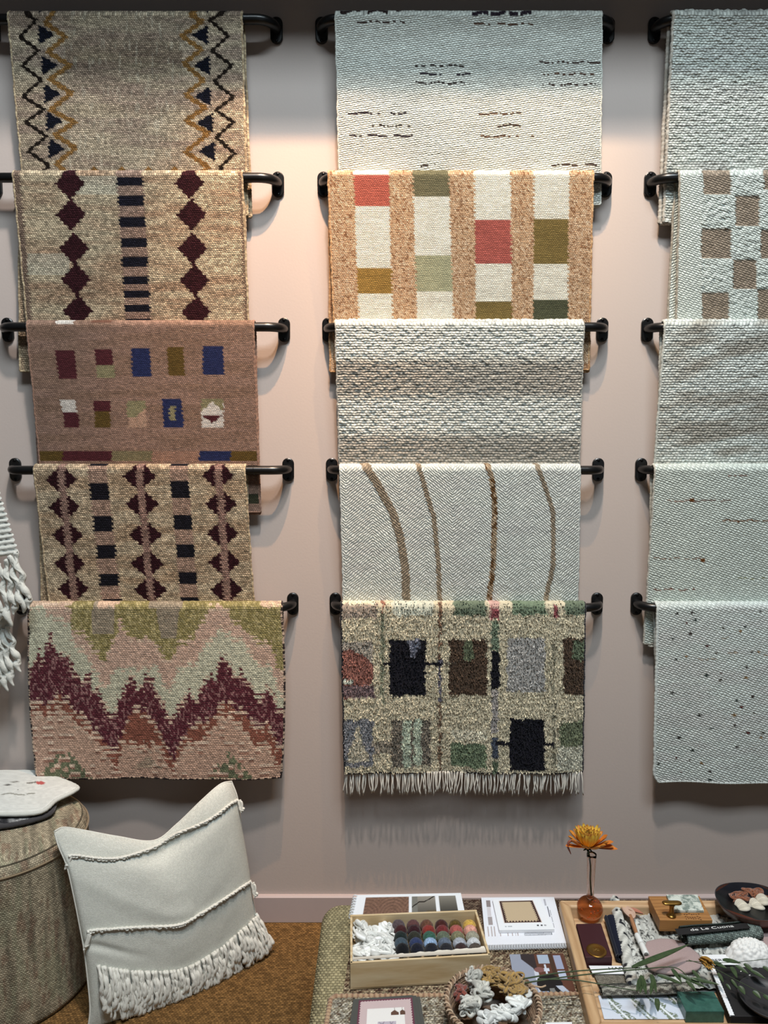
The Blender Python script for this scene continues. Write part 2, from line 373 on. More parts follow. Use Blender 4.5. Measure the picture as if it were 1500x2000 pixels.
def pat_L3(px, py):
    C_ = base_mel(px, py, (150, 118, 102), .12, 31, (138, 108, 90)); jx = jag(px, py, 2.2); X = jx/s2; Y = (py-600)/s2
    MR = (86, 38, 44); SG = (142, 134, 98); BL = (38, 46, 88); OL = (98, 76, 34); WH = (214, 206, 196); PK = (184, 146, 122)
    q = lambda a, b_, c, d, col, sk=0: put(C_, rect(X, Y, a, b_, c, d, a+sk, b_+sk), col)
    q(263, 352, 203, 338, MR, 14); q(447, 530, 198, 275, MR, 6); q(456, 540, 275, 333, SG, 6); q(620, 708, 195, 328, BL, 8); q(790, 868, 190, 322, OL, 6); q(957, 1055, 183, 318, BL, 4)
    q(283, 352, 437, 495, WH, 10); q(298, 366, 495, 570, MR, 8); q(440, 520, 440, 490, MR, 4); q(448, 522, 490, 570, OL, 2)
    q(600, 688, 440, 570, PK, 8); put(C_, rect(X, Y, 600, 688, 440, 520) & ((X-600)+(Y-440)*1.1 < 130), SG)
    q(765, 858, 433, 567, BL, 10); q(800, 828, 467, 535, SG, 3)
    q(950, 1055, 433, 567, WH, 3); put(C_, rect(X, Y, 950, 1055, 433, 492) & (np.abs(X-1002) > (Y-445)*1.05), SG); put(C_, (Y > 510) & (Y < 548) & (np.abs(X-1002) < (548-Y)*1.35), MR)
    q(262, 345, 60, 84, WH); q(430, 525, 60, 78, (120, 82, 66))
    for a, b_, c in ((100, 295, OL), (295, 530, MR), (530, 720, (128, 116, 84)), (720, 940, (160, 120, 100)), (940, 1090, BL), (1090, 1260, OL)): put(C_, rect(X, Y, a, b_, 678, 728), c)
    for a, b_, c in ((100, 1300, (90, 78, 58)),): put(C_, rect(X, Y, a, b_, 880, 930), (60, 60, 44))
    return C_
def pat_L4(px, py):
    C_ = base_mel(px, py, (198, 180, 150), .2, 41, (176, 150, 120)); jx = jag(px, py); X = jx/s2; Y = (py-600)/s2
    for L, hw in ((((290, 815), (305, 945), (320, 1078), (332, 1212), (348, 1330), (360, 1460)), 74), (((660, 800), (672, 930), (688, 1075), (698, 1212), (712, 1335), (724, 1465)), 80), (((1030, 795), (1045, 930), (1053, 1070), (1062, 1205), (1072, 1335), (1080, 1465)), 76)):
        P = [(x, y) for x, y in L]; sxc = np.interp(Y, [p[1] for p in P], [p[0] for p in P])
        for cx, cy in L:
            dy = np.abs(Y-cy)/70; put(C_, (np.abs(X-cx) < (1-dy)*hw) & (dy < 1), (54, 22, 30))
        k = np.abs(X-sxc) < 17; C_[k] = cvt((152, 120, 108))*(.9+.25*vn(px[k]/4, py[k]/3, 2))[:, None]
    for x0, sl, hw, bs in ((470, .105, 45, ((740, 758), (832, 912), (985, 1062), (1125, 1190), (1258, 1320), (1380, 1440))), (852, .085, 43, ((740, 755), (820, 900), (980, 1052), (1118, 1185), (1250, 1308), (1372, 1430)))):
        k = np.abs(X-(x0+(Y-870)*sl)) < hw; C_[k] = cvt((168, 138, 120))*(.9+.25*vn(px[k]/6, py[k]/3, 4))[:, None]
        for a, b_ in bs: put(C_, k & (Y > a) & (Y < b_), (28, 27, 36))
    return C_
L5_top = [(130, 420), (170, 400), (190, 310), (215, 360), (225, 270), (248, 230), (270, 270), (290, 340), (320, 300), (345, 370), (375, 420), (400, 450), (440, 415), (448, 490), (480, 500), (500, 560), (535, 620), (560, 540), (600, 450), (620, 415), (660, 480), (705, 415), (730, 480), (760, 510), (800, 600), (815, 640), (845, 560), (880, 490), (930, 530), (960, 440), (980, 410), (1010, 430), (1040, 340), (1055, 305), (1085, 390), (1130, 405), (1170, 440), (1200, 520), (1240, 480), (1280, 530), (1350, 620)]
L5_mid = [(130, 560), (260, 540), (290, 500), (350, 560), (400, 600), (470, 690), (540, 790), (600, 620), (650, 560), (700, 600), (760, 680), (820, 820), (870, 680), (930, 640), (1000, 600), (1070, 520), (1130, 580), (1200, 640), (1250, 650), (1300, 740), (1350, 800)]
L5_bot = [(130, 610), (270, 590), (300, 560), (340, 610), (390, 660), (440, 690), (480, 750), (550, 855), (590, 720), (650, 760), (700, 740), (760, 750), (820, 870), (870, 740), (930, 740), (1000, 650), (1070, 590), (1130, 650), (1200, 730), (1250, 740), (1300, 830), (1350, 880)]
L5_ol = [(130, 70), (325, 75), (340, 200), (400, 225), (450, 300), (495, 365), (540, 260), (570, 130), (590, 210), (650, 240), (700, 235), (750, 280), (800, 350), (850, 260), (900, 250), (950, 170), (990, 90), (1060, 90), (1090, 140), (1150, 200), (1200, 240), (1270, 280), (1310, 400), (1350, 420)]
L5_pk = [(130, 70), (325, 150), (345, 230), (430, 330), (510, 490), (550, 370), (690, 370), (740, 360), (800, 480), (850, 360), (930, 350), (960, 250), (1050, 190), (1130, 230), (1200, 330), (1270, 380), (1310, 500), (1350, 520)]
def pat_L5(px, py):
    X = px/s2; Y = (py-1150)/s2; Xq = np.floor(X/17)*17+8; st = (np.floor(Y/11) % 2)
    Yj = Y+26*(h2(np.floor(X/17), 0*X, 3)-.5)+0*st; Xj = np.floor((X+6*(st-.5))/17)*17+8
    def L(pts): return np.interp(Xj, [p[0] for p in pts], [p[1] for p in pts])+30*(h2(Xj, 0*X, 8)-.5)
    C_ = np.ones((len(px), 3))*cvt((198, 198, 172))
    t, m, b_, ol, pk = L(L5_top), L(L5_mid), L(L5_bot), L(L5_ol), L(L5_pk)
    put(C_, Y < pk, (200, 168, 148)); put(C_, Y < ol, (142, 132, 82))
    gr = ((np.abs(X-490) < 52) & (Y < 215)) | ((np.abs(X-795) < 58-(Y-80)*.15) & (Y < 235)) | ((X > 700) & (X < 860) & (Y < 92)); put(C_, gr & (Y < ol), (152, 140, 120))
    put(C_, (Y < 75+20*h2(Xj, 0*X, 5)) & ((X < 340) | ((X > 460) & (X < 560)) | (X > 1230)), (206, 176, 150))
    put(C_, (Y > t), (96, 44, 54)); put(C_, (Y > m), (146, 88, 72)); put(C_, (Y > b_), (196, 160, 138))
    g1 = 745+np.abs(Xj-310)*1.15; g2 = 765+np.abs(Xj-1080)*1.1; put(C_, (Y > np.minimum(g1, g2)) & (Y > b_) & (vn(px/6, py/9, 31) > .36), (112, 118, 90))
    gy = 790+np.abs(Xj-700)*.9; put(C_, (Y > gy) & (Y > b_) & (Y < 850), (172, 150, 128))
    dark = (Y > t) & (Y < m); k = dark & (vn(px/2.6, py/4.5, 7) > .68); C_[k] = C_[k]*.45+cvt((196, 160, 150))*.55
    k = (Y < ol) & (vn(px/2.6, py/4.5, 9) > .6) & ~gr; C_[k] = C_[k]*.55+cvt((214, 200, 150))*.45
    for lv in (t, m, b_, ol, pk):
        k = (np.abs(Y-lv) < 24) & (np.floor(Y/12) % 2 == 0) & (h2(np.floor(X/17), np.floor(Y/12), 4) > .35); C_[k] = cvt((214, 188, 164))
    k = (np.abs(Y-t) < 30) & (np.floor(Y/12) % 2 == 1) & (h2(np.floor(X/17), np.floor(Y/12), 6) > .55); C_[k] = cvt((104, 52, 58))
    k = (Y > b_) & (np.floor(Y/12) % 3 == 0) & (h2(np.floor(X/24), np.floor(Y/36), 14) > .72); C_[k] = cvt((226, 200, 176))
    k = (Y > b_) & (np.floor(Y/12) % 3 == 1) & (h2(np.floor(X/24), np.floor(Y/36), 14) > .72); C_[k] = cvt((160, 118, 100))
    C_ *= (1+.3*(vn(px/2.6, py/2.6, 2)-.5))[:, None]; return C_
M1d = [(150, 450, 65), (200, 490, 105), (780, 1060, 70), (790, 1070, 115), (510, 740, 312), (1100, 1390, 297), (530, 770, 352), (1110, 1390, 352), (510, 770, 393), (1110, 1360, 402), (190, 470, 537), (810, 1040, 537), (285, 490, 597), (890, 1055, 593), (200, 500, 643), (820, 1075, 645), (535, 690, 783), (1125, 1370, 780)]
WHT = (214, 218, 208)
def dashes(C_, px, py, L, cols, w=1.9, s=0):
    for i, (a, b_, y) in enumerate(L):
        yw = y+1.3*np.sin(px/7+i); k = (px > a) & (px < b_) & (np.abs(py-yw) < w) & (vn(px/5, py*0+i, s) > .33); c = cols[i % len(cols)]
        C_[k] = cvt(c)
def pat_M1(px, py):
    C_ = base_mel(px, py, WHT, .07, 51, (204, 206, 196)); dashes(C_, px, py, [(a*s1+600, b_*s1+600, y*s1) for a, b_, y in M1d], [(50, 38, 36), (70, 52, 46), (44, 34, 44), (96, 70, 56)], 1.9)
    k = (np.abs(py-150) < 14) & (vn(px/3, py/3, 4) > .9); return C_
def pat_M2(px, py):
    C_ = base_mel(px, py, (184, 150, 116), .1, 61); k = vn(px/2.4, py/2.4, 3) > .66; C_[k] = cvt((206, 180, 150)); k = vn(px/2.4, py/2.4, 8) > .72; C_[k] = cvt((136, 96, 66))
    X = (jag(px, py, 2.6)-600)/s1; Y = py/s1; RD = (176, 88, 74); MU = (146, 114, 54); OL = (120, 102, 56); GG = (108, 104, 78); SG = (158, 160, 128); DG = (76, 80, 60); W = (214, 212, 198)
    for x0, x1, x0b, x1b, L in ((218, 385, 245, 405, ((700, 828, W), (828, 975, RD), (975, 1265, W), (1265, 1385, MU), (1385, 1700, W))), (498, 668, 520, 692, ((700, 930, GG), (930, 1210, W), (1210, 1378, SG), (1378, 1700, W))), (790, 960, 797, 968, ((700, 1038, W), (1038, 1245, (168, 84, 76)), (1245, 1425, W), (1425, 1700, OL))), (1072, 1238, 1068, 1232, ((700, 1035, W), (1035, 1245, OL), (1245, 1418, W), (1418, 1700, DG)))):
        t = np.clip((Y-815)/700, 0, 1.3); k = (X > x0+(x0b-x0)*t) & (X < x1+(x1b-x1)*t)
        for a, b_, c in L:
            kk = k & (Y >= a) & (Y < b_); C_[kk] = cvt(c)*(1+.16*(fbm(px[kk]/30, py[kk]/5, a)-.5))[:, None]
    return C_
def pat_M3(px, py):
    Y = (py-600)/s2; g = np.clip((fbm(px/70, py/7, 71)-.35)*2, 0, 1)*.55
    b1 = 1/(1+np.exp(-(Y-250)/10))-1/(1+np.exp(-(Y-425)/12))+1/(1+np.exp(-(Y-605)/12)); b1 = np.clip(b1*1.0+g*.45-.1, 0, 1)[:, None]
    return (cvt((220, 224, 216))*(1-b1)+cvt((166, 162, 152))*b1)*(1+.22*(vn(px/3, py/3, 4)-.5))[:, None]
M4s = [([(262, 700), (270, 740), (330, 830), (400, 960), (440, 1080), (465, 1250), (470, 1370), (475, 1450)], 8), ([(520, 700), (525, 740), (560, 860), (600, 1000), (620, 1200), (628, 1370), (630, 1450)], 4.8), ([(845, 700), (850, 740), (872, 800), (885, 900), (885, 1050), (880, 1200), (862, 1370), (855, 1450)], 5.4), ([(1080, 700), (1085, 740), (1130, 860), (1160, 960), (1165, 1100), (1160, 1230), (1130, 1370), (1120, 1450)], 4.6)]
def pat_M4(px, py):
    C_ = base_mel(px, py, (216, 224, 218), .06, 81, (210, 216, 212))
    for i, (L, wd) in enumerate(M4s):
        d = seg_d(px+1.2*(np.floor(py/5) % 2), py, zz(L, s2, 600, 600)); k = d < wd; c = cvt((152, 138, 118) if i != 2 else (170, 148, 120))
        C_[k] = c*(1+.4*(vn(px[k]/2.5, py[k]/4, 2)-.5))[:, None]
        if i == 2: kk = k & (vn(px/6, py/7, 12) > .58); C_[kk] = cvt((110, 78, 46))
    return C_
def pat_M5(px, py):
    w_ = 3.2; px = px+w_*(vn(px/6, py/6, 4)-.5)*2; py2 = py+w_*(vn(px/6, py/6, 9)-.5)*2; X = (px-600)/s2; Y = (py2-1140)/s2
    C_ = np.ones((len(px), 3))*cvt((196, 186, 158)); NV = (14, 14, 26); GN = (100, 114, 94); BR = (80, 62, 48)
    q = lambda a, b_, c, d, col: put(C_, rect(X, Y, a, b_, c, d), col)
    def ln(x, a, b_, wd, col): put(C_, (np.abs(X-x) < wd/2) & (Y > a) & (Y < b_) & (vn(px/5, py/8, 3) > .25), col)
    ln(355, -20, 130, 18, (140, 92, 74)); ln(355, 130, 560, 18, (132, 136, 112)); ln(628, -20, 360, 16, (120, 92, 72)); ln(628, 360, 560, 14, (96, 94, 108)); ln(628, 560, 900, 16, (118, 96, 76)); ln(1165, 280, 850, 14, (128, 124, 104))
    q(160, 330, 100, 160, (158, 144, 130)); q(165, 320, 40, 105, (212, 204, 176)); q(400, 590, -20, 150, (188, 192, 176)); q(690, 845, 10, 150, GN); q(965, 1125, 10, 145, (110, 128, 104)); q(1215, 1320, 10, 145, GN)
    q(860, 905, -20, 160, (190, 150, 140)); q(870, 902, 115, 165, (140, 70, 76)); q(868, 905, 175, 315, (112, 128, 106)); q(872, 900, 500, 700, (160, 154, 150)); q(872, 900, 725, 820, (72, 80, 96)); q(872, 900, 835, 900, (96, 112, 88)); q(1165, 1185, 110, 160, (140, 70, 76))
    q(160, 308, 270, 470, (158, 150, 138)); put(C_, (np.hypot((X-165)/150, (Y-425)/115) < 1) & (X > 150), (150, 96, 84)); q(160, 320, 478, 532, (120, 98, 100)); q(165, 215, 445, 470, (190, 196, 180))
    q(388, 560, 265, 527, NV); q(475, 530, 262, 300, (120, 124, 140)); q(485, 515, 300, 345, (96, 100, 116)); q(672, 848, 262, 522, BR); q(740, 785, 268, 358, (98, 108, 82)); q(868, 910, 318, 495, NV); q(945, 1122, 255, 510, (166, 164, 160)); q(1210, 1330, 255, 525, BR); q(1256, 1330, 268, 355, (104, 118, 92))
    q(165, 312, 640, 862, (122, 124, 130)); put(C_, (np.abs(X-240) < (Y-660)*.32) & (Y > 660) & (Y < 840), (186, 178, 156)); q(312, 400, 740, 800, (150, 140, 124))
    q(400, 582, 640, 862, (116, 108, 96)); q(452, 490, 640, 862, (178, 190, 168)); q(503, 540, 640, 862, (178, 190, 168)); q(680, 848, 690, 740, (206, 200, 176)); q(680, 848, 755, 866, (108, 124, 96)); q(958, 1118, 636, 880, NV)
    q(1190, 1310, 650, 765, (112, 120, 92)); q(1180, 1310, 765, 880, (190, 188, 168))
    put(C_, rect(X, Y, 360, 640, 371, 386), NV); q(640, 700, 374, 384, (90, 80, 70)); q(895, 960, 742, 760, NV); q(1115, 1160, 742, 762, NV)
    return C_*(1+.18*(vn(px/4, py/4, 2)-.5))[:, None]
def pat_R1(px, py): return base_mel(px, py, (206, 212, 202), .12, 91, (198, 200, 192))
def pat_R2(px, py):
    C_ = base_mel(px, py, (216, 224, 214), .07, 101); X = (jag(px, py, 2)-1200)/.32; Y = py/.32
    for a, b_, c, d in ((540, 710, 1000, 1190), (735, 880, 1195, 1385), (530, 710, 1395, 1575), (722, 865, 1585, 1765), (532, 695, 1785, 1985), (910, 1080, 1000, 1160), (895, 1060, 1400, 1580), (872, 1050, 1765, 1950), (1090, 1240, 1200, 1390), (1260, 1400, 1400, 1580), (1075, 1230, 1585, 1765), (1250, 1400, 1000, 1190)):
        k = rect(X, Y, a, b_, c, d); C_[k] = cvt((160, 142, 122))*(1+.3*(vn(px[k]/6, py[k]/2.4, 5)-.5))[:, None]
    return C_
def pat_R3(px, py):
    t = np.clip((fbm(px/80, py/16+px/90, 111)-.42)*3.2, 0, 1)[:, None]; return (cvt((216, 222, 214))*(1-t)+cvt((172, 168, 156))*t)*(1+.2*(vn(px/3, py/3, 4)-.5))[:, None]
def pat_R4(px, py):
    C_ = base_mel(px, py, (214, 224, 214), .05, 121); f = lambda L: [(a*.3+1200, b_*.3+1200, y*.3+600) for a, b_, y in L]
    dashes(C_, px, py, f([(735, 860, 1097), (340, 480, 1262), (500, 760, 1258), (700, 1000, 1390), (260, 560, 1637), (800, 1000, 1765), (250, 560, 1838)]), [(140, 96, 82), (170, 130, 110), (130, 100, 88), (132, 88, 56), (150, 120, 100), (170, 170, 130)], 1.3, 2)
    for x, y, c in ((503, 1255, (120, 70, 30)), (575, 1645, (132, 78, 34))): put(C_, np.hypot((px-1200-x*.3)/1.6, py-600-y*.3) < 3.6, c)
    return C_
R5s = [(545, 215), (675, 210), (700, 272), (630, 296), (940, 340), (1090, 365), (1135, 328), (660, 392), (508, 432), (805, 495), (878, 556), (625, 588), (530, 615), (1145, 680), (800, 752), (925, 728), (918, 790), (1135, 770), (505, 905), (1200, 932), (1055, 965), (1100, 1022), (1210, 1075), (1035, 1090), (742, 1100), (1040, 1180), (842, 1210), (1158, 1245), (1290, 1248), (1270, 1290), (570, 1300), (1055, 1365), (685, 1408), (545, 1475), (660, 1495), (755, 1518), (380, 1522), (830, 1585), (830, 1655), (590, 1600), (1190, 546), (1250, 546), (1265, 195)]
def pat_R5(px, py):
    C_ = base_mel(px, py, (218, 228, 222), .05, 131, (214, 218, 214)); rs = random.Random(4)
    L = [(x*.225+1200, y*.225+1150) for x, y in R5s]+[(rs.uniform(1490, 1800), rs.uniform(1190, 1500)) for _ in range(45)]
    for i, (x, y) in enumerate(L):
        c = ((62, 62, 58), (70, 60, 56), (56, 68, 64), (96, 40, 36), (90, 84, 74), (150, 110, 60))[(i*7) % 6]; r = 2.0+1.7*h2(np.float64(i), 1., 2)
        put(C_, np.abs(px-x)/1.5+np.abs(py-y) < r, c)
    dashes(C_, px, py, [(1360, 1402, 1287), (1420, 1440, 1275), (1410, 1425, 1246)], [(176, 160, 140)], 1.3, 3); return C_

# ------------------------------------------------------------------ rug builder
def rel_flat(px, py): return .0006*fbm(px/18, py/18, 3)
def rel_boucle(px, py, c=9., a=.0042, s=1):
    d, i = worley(px/c+.25*np.sin(py/9.), py/(c*.8), s); return a*(np.clip(1-d*1.15, 0, 1)**.6)*(.45+.75*i)+.001*fbm(px/25, py/25, s)
def rel_rows(px, py, c=8., a=.0016): return a*np.abs(np.sin(math.pi*py/c+.8*vn(px/20, py/20)))+a*.6*vn(px/5, py/4, 2)
def rug(name, label, mat, k, topx, botx, yb, yfree, off_b, backx, yback, colfn, relief, bindmat, bind_r=.0032, free=False, step=2.0, bindcol=None, corner=0, cat='rug', thick=TH, back_off=.022, warp=None):
    """k: rail; topx/botx: left,right photo columns of the front fall at its top and at photo row yb; yfree/yback: rows where front/back falls end"""
    zt = ZR[k]; o_f = BAR_OFF+BAR_R+thick; o_b = BAR_OFF-BAR_R-thick; r = BAR_R+thick
    ze = wp(700, yfree, -off_b)[2]; zk = wp(700, yback, -back_off)[2]
    offz = lambda z: o_f+(off_b-o_f)*np.clip((zt-z)/(zt-ze), 0, 1)
    ytop = proj(0, -BAR_OFF, zt+r)[1]
    ztan_py = proj(0, -o_f, zt)[1]
    om = None; zz_ = wp(700, yb, -off_b)[2]
    for _ in range(4): om = float(offz(zz_)); zz_ = wp(700, yb, -om)[2]
    xt = [wp(x, ztan_py, -o_f)[0] for x in topx]; xb = [wp(x, yb, -om)[0] for x in botx]
    rows = []   # (z, off, py, xl, xr, normal y, normal z, pxl, pxr)
    nf = int((yfree-ztan_py)/step)
    nb = 26
    kx = [wp(x, yback, -back_off)[0] for x in backx]
    for i in range(nb):
        t = i/(nb-1.); z = zk+(zt-zk)*t; off = back_off+(o_b-back_off)*t
        rows.append((z, off, ytop-30-(1-t)*300, kx[0]+(xt[0]-kx[0])*t, kx[1]+(xt[1]-kx[1])*t, 1, 0, None))
    na = 14
    for i in range(1, na):
        a = math.pi*i/na; rows.append((zt+r*math.sin(a), BAR_OFF-r*math.cos(a), ytop-22+22*(i/na)*2 if i < na/2 else ytop+(ztan_py-ytop)*(i/na-.5)*2, xt[0], xt[1], math.cos(a), math.sin(a), None))
    for i in range(nf+1):
        t = i/nf; z = zt+(ze-zt)*t; off = float(offz(z)); s_ = (zt-z)/(zt-zz_)
        py = proj(0, -off, z)[1]; rows.append((z, off, py, xt[0]+(xb[0]-xt[0])*s_, xt[1]+(xb[1]-xt[1])*s_, -1, 0, None))
    R = np.array([q[:7] for q in rows]); NR = len(R); wpx = max(topx[1]-topx[0], 10); NU = int(wpx/step)+1
    u = np.linspace(0, 1, NU)[None, :]; Z = R[:, 0:1]+0*u; OFF = R[:, 1:2]+0*u; PYg = R[:, 2:3]+0*u
    ss = random.Random(label); sd = ss.randint(1, 900)
    X = R[:, 3:4]*(1-u)+R[:, 4:5]*u
    edge = (vn(PYg/9., 0*PYg+sd, sd)-.5)*.0028; X = X+edge
    fr = np.clip((zt-Z)/(zt-ze), 0, 1)
    isf = (R[:, 5:6] < -.99)
    OFF = OFF+np.where(isf, 1, .3)*fr*(.0030*np.sin(u*9+sd)+.002*np.sin(u*21+sd*2))*(1.6 if free else 1)
    if corner:
        d = np.clip(1-(Z-ze)/.03, 0, 1)*isf; X = X+corner*(d**2)*(np.clip(1-u*8, 0, 1)-np.clip(1-(1-u)*8, 0, 1))
    if warp is not None: X = X+warp(fr, u)*isf
    # photo-scale rug coordinates used only as pattern coordinates
    tt = (R[:, 2:3]-ztan_py)/(yb-ztan_py); tt = np.clip(tt, -.1, 2)
    PX = (topx[0]+(botx[0]-topx[0])*tt)*(1-u)+(topx[1]+(botx[1]-topx[1])*tt)*u
    hgt = relief(PX.ravel(), PYg.ravel()).reshape(PX.shape) if relief else 0*PX
    ny = R[:, 5:6]; nz = R[:, 6:7]; Y = -OFF+hgt*ny; Zd = Z+hgt*nz
    mb = MB(); V = np.stack([X, Y, Zd], 2).reshape(-1, 3)
    Cc = colfn(PX.ravel(), PYg.ravel())
    bk = np.repeat(R[:, 5] > -.99, NU) & np.repeat(R[:, 5] > .99, NU)
    mb.add(V, gridfaces(NR, NU, flip=True), Cc, np.stack([PX.ravel(), PYg.ravel()], 1)/100)
    # inner face, coarse
    ii = list(range(0, NR, 8)); ii = ii if ii[-1] == NR-1 else ii+[NR-1]; jj = list(range(0, NU, 8)); jj = jj if jj[-1] == NU-1 else jj+[NU-1]
    IX = X[np.ix_(ii, jj)]; IO = (OFF-thick*.8*(-ny))[np.ix_(ii, jj)]; IZ = (Z-thick*.8*nz)[np.ix_(ii, jj)]
    keep = [a for a in range(len(ii))]
    Ci = Cc.reshape(NR, NU, 3)[np.ix_(ii, jj)].reshape(-1, 3)
    mb.add(np.stack([IX, -IO, IZ], 2).reshape(-1, 3), gridfaces(len(ii), len(jj)), Ci, (np.stack([PX, PYg], 2)[np.ix_(ii, jj)]).reshape(-1, 2)/100)
    org = ((xt[0]+xt[1])/2, -BAR_OFF, zt)
    o = mb.build(name, mat, None, True, org); tag(o, label, cat, 'sample rugs draped over the wall rails')
    # binding cord round the whole edge
    ev = list(range(0, NR, 2)); ev = ev if ev[-1] == NR-1 else ev+[NR-1]
    mid = np.stack([X, -(OFF-thick*.4*(-ny)), Z-thick*.4*nz], 2)
    loop = np.concatenate([mid[ev, 0], mid[-1, 1:-1:3], mid[ev[::-1], -1], mid[0, -2:0:-3]]); loop = np.concatenate([loop, loop[:1]])
    seg = np.linalg.norm(np.diff(loop, axis=0), axis=1); L = np.concatenate([[0], np.cumsum(seg)]); n = int(L[-1]/.0035)
    s_ = np.linspace(0, L[-1], n); P = np.stack([np.interp(s_, L, loop[:, q]) for q in range(3)], 1)
    rr = bind_r*(1+.22*(np.arange(n) % 2)+.1*np.sin(np.arange(n)*1.7)); mb = MB(); V, fs = tube(P, rr, 6, cap=False)
    if bindcol: c1, c2 = bindcol; cc = np.where((h2(np.floor(np.arange(n)/1.), 0*np.arange(n), 3) > .62)[:, None], cvt(c2), cvt(c1))
    else:
        rowc = Cc.reshape(NR, NU, 3); cc = np.ones((n, 3))*rowc[NR//2:, 1].mean(0)*.93
    mb.add(V, fs, np.repeat(cc, 6, 0), np.stack([np.tile(np.arange(6)*4., n), np.repeat(np.arange(n)*4.5, 6)], 1)/100)
    b_ = mb.build('edge_binding', bindmat, None, True, org); child(b_, o); b_.matrix_parent_inverse = Matrix.Translation(-Vector(org))
    o['_bottom'] = [float(v) for v in mid[-1].ravel()[::3*max(1, NU//60)]][:2]
    return o, mid, X, Z, OFF, (PX, PYg, NR, NU, isf)

kil = weave('kilim_weave', 3.4, 4.6, .5, .42, .0016, gap=.42)
kil2 = weave('kilim_fine', 3.0, 4.0, .5, .22, .0010, gap=.3)
tw = weave('white_twill', 4.2, 6.5, .36, .12, .0022, gap=.26, fibre=.10, slope=-.16)
tw2 = weave('white_twill_slope', 4.6, 7.0, .42, .10, .0024, gap=.28, fibre=.10, slope=.36)
l5w = weave('flame_weave', 3.4, 5.0, .5, .16, .0014, gap=.22, fibre=.12)
hb = weave('white_herringbone', 5.4, 7.0, .5, .10, .0022, gap=.26, fibre=.10, slope=.8, tri=52)
m2w = weave('striped_flatweave', 3.2, 4.4, .5, .16, .0011, gap=.26, fibre=.1)
bou = weave('boucle_wool', 5.0, 7.0, .4, .16, .0026, gap=.34, fibre=.14)
bw = wool('binding_wool', None, .0008, 700, .25)
rugs = {}
BT = ((150, 128, 98), (196, 176, 140))
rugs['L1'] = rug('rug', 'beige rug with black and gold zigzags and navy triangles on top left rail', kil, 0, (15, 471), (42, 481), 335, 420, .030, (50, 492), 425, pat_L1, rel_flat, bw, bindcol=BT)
rugs['L2'] = rug('rug', 'beige rug with two columns of maroon diamonds and a navy ladder stripe', kil, 1, (25, 472), (54, 485), 630, 722, .030, (40, 483), 725, pat_L2, rel_flat, bw, bindcol=BT)
rugs['L3'] = rug('rug', 'rose brown rug with two rows of small coloured rectangles', kil2, 2, (52, 494), (78, 504), 906, 1000, .030, (80, 508), 1003, pat_L3, rel_flat, bw, bindcol=((140, 104, 86), (150, 114, 94)))
rugs['L4'] = rug('rug', 'beige rug with three columns of split maroon diamonds between navy ladder stripes', kil, 3, (66, 477), (97, 495), 1178, 1262, .030, (84, 494), 1265, pat_L4, rel_flat, bw, bindcol=BT)
w5 = lambda f, u: (.012*np.sin(f*math.pi)**1)*(u-.5)*1.6
rugs['L5'] = rug('rug', 'lowest rug of the left column, mint pink and maroon flame pattern', l5w, 4, (57, 549), (75, 548), 1520, 1520, .066, (80, 540), 1500, pat_L5, lambda x, y: rel_boucle(x, y, 7., .0015, 5), bw, bind_r=.0038, free=True, bindcol=((40, 26, 26), (190, 164, 140)), warp=w5)
rugs['M1'] = rug('rug', 'cream rug with short dark dashes on the top middle rail', tw, 0, (656, 1175), (663, 1172), 337, 400, .030, (664, 1170), 404, pat_M1, lambda x, y: rel_boucle(x, y, 6., .0012, 4), bw)
rugs['M2'] = rug('rug', 'tan tweed rug with white, red, olive and sage blocks in four stripes', m2w, 1, (641, 1158), (652, 1152), 627, 722, .030, (645, 1149), 726, pat_M2, rel_flat, bw, bindcol=((168, 124, 82), (198, 162, 118)))
rugs['M3'] = rug('rug', 'nubbly white rug with two soft grey bands on middle column', bou, 2, (656, 1139), (664, 1130), 905, 985, .030, (668, 1126), 985, pat_M3, lambda x, y: rel_boucle(x, y, 7.5, .0044, 6), bw, bind_r=.004)
rugs['M4'] = rug('rug', 'white herringbone rug with four wavy vertical brown stripes', hb, 3, (665, 1133), (671, 1128), 1168, 1240, .030, (674, 1124), 1240, pat_M4, lambda x, y: rel_boucle(x, y, 6., .0010, 8)+sum((.0012*(seg_d(x, y, zz(L, s2, 600, 600)) < wd) for L, wd in M4s)), bw)
m5 = wool('shag_wool', None, .0015, 420, .35)
rugs['M5'] = rug('rug', 'shaggy cream rug with navy and brown blocks and a string fringe', m5, 4, (667, 1142), (674, 1138), 1508, 1508, .068, (680, 1130), 1500, pat_M5, lambda x, y: rel_boucle(x, y, 6., .0030, 9), bw, bind_r=.0040, free=True, bindcol=((18, 18, 26), (30, 30, 40)))
rugs['R1'] = rug('rug', 'nubbly pale grey-white rug on the top right rail', bou, 0, (1316, 1815), (1301, 1815), 335, 434, .030, (1287, 1800), 437, pat_R1, lambda x, y: rel_boucle(x, y, 9., .0050, 12), bw, bind_r=.0045, step=2.3, bindcol=((170, 160, 146), (196, 190, 178)))
rugs['R2'] = rug('rug', 'white nubbly rug with a chequer of taupe squares', tw2, 1, (1328, 1800), (1321, 1806), 622, 700, .030, (1300, 1780), 700, pat_R2, lambda x, y: np.where(x > 1367, rel_boucle(x, y, 8., .0042, 13)*np.where(np.abs(pat_R2(x, y)[:, 0]-pat_R2(x, y)[:, 2]) > .08, .15, 1), .0006), bw, step=2.3, bindcol=((150, 140, 124), (180, 172, 156)))
rugs['R3'] = rug('rug', 'speckled grey and white slub rug in the right column', bou, 2, (1300, 1800), (1279, 1790), 902, 985, .030, (1284, 1770), 985, pat_R3, lambda x, y: rel_boucle(x, y, 6.5, .0042, 14), bw, bind_r=.004, step=2.3)
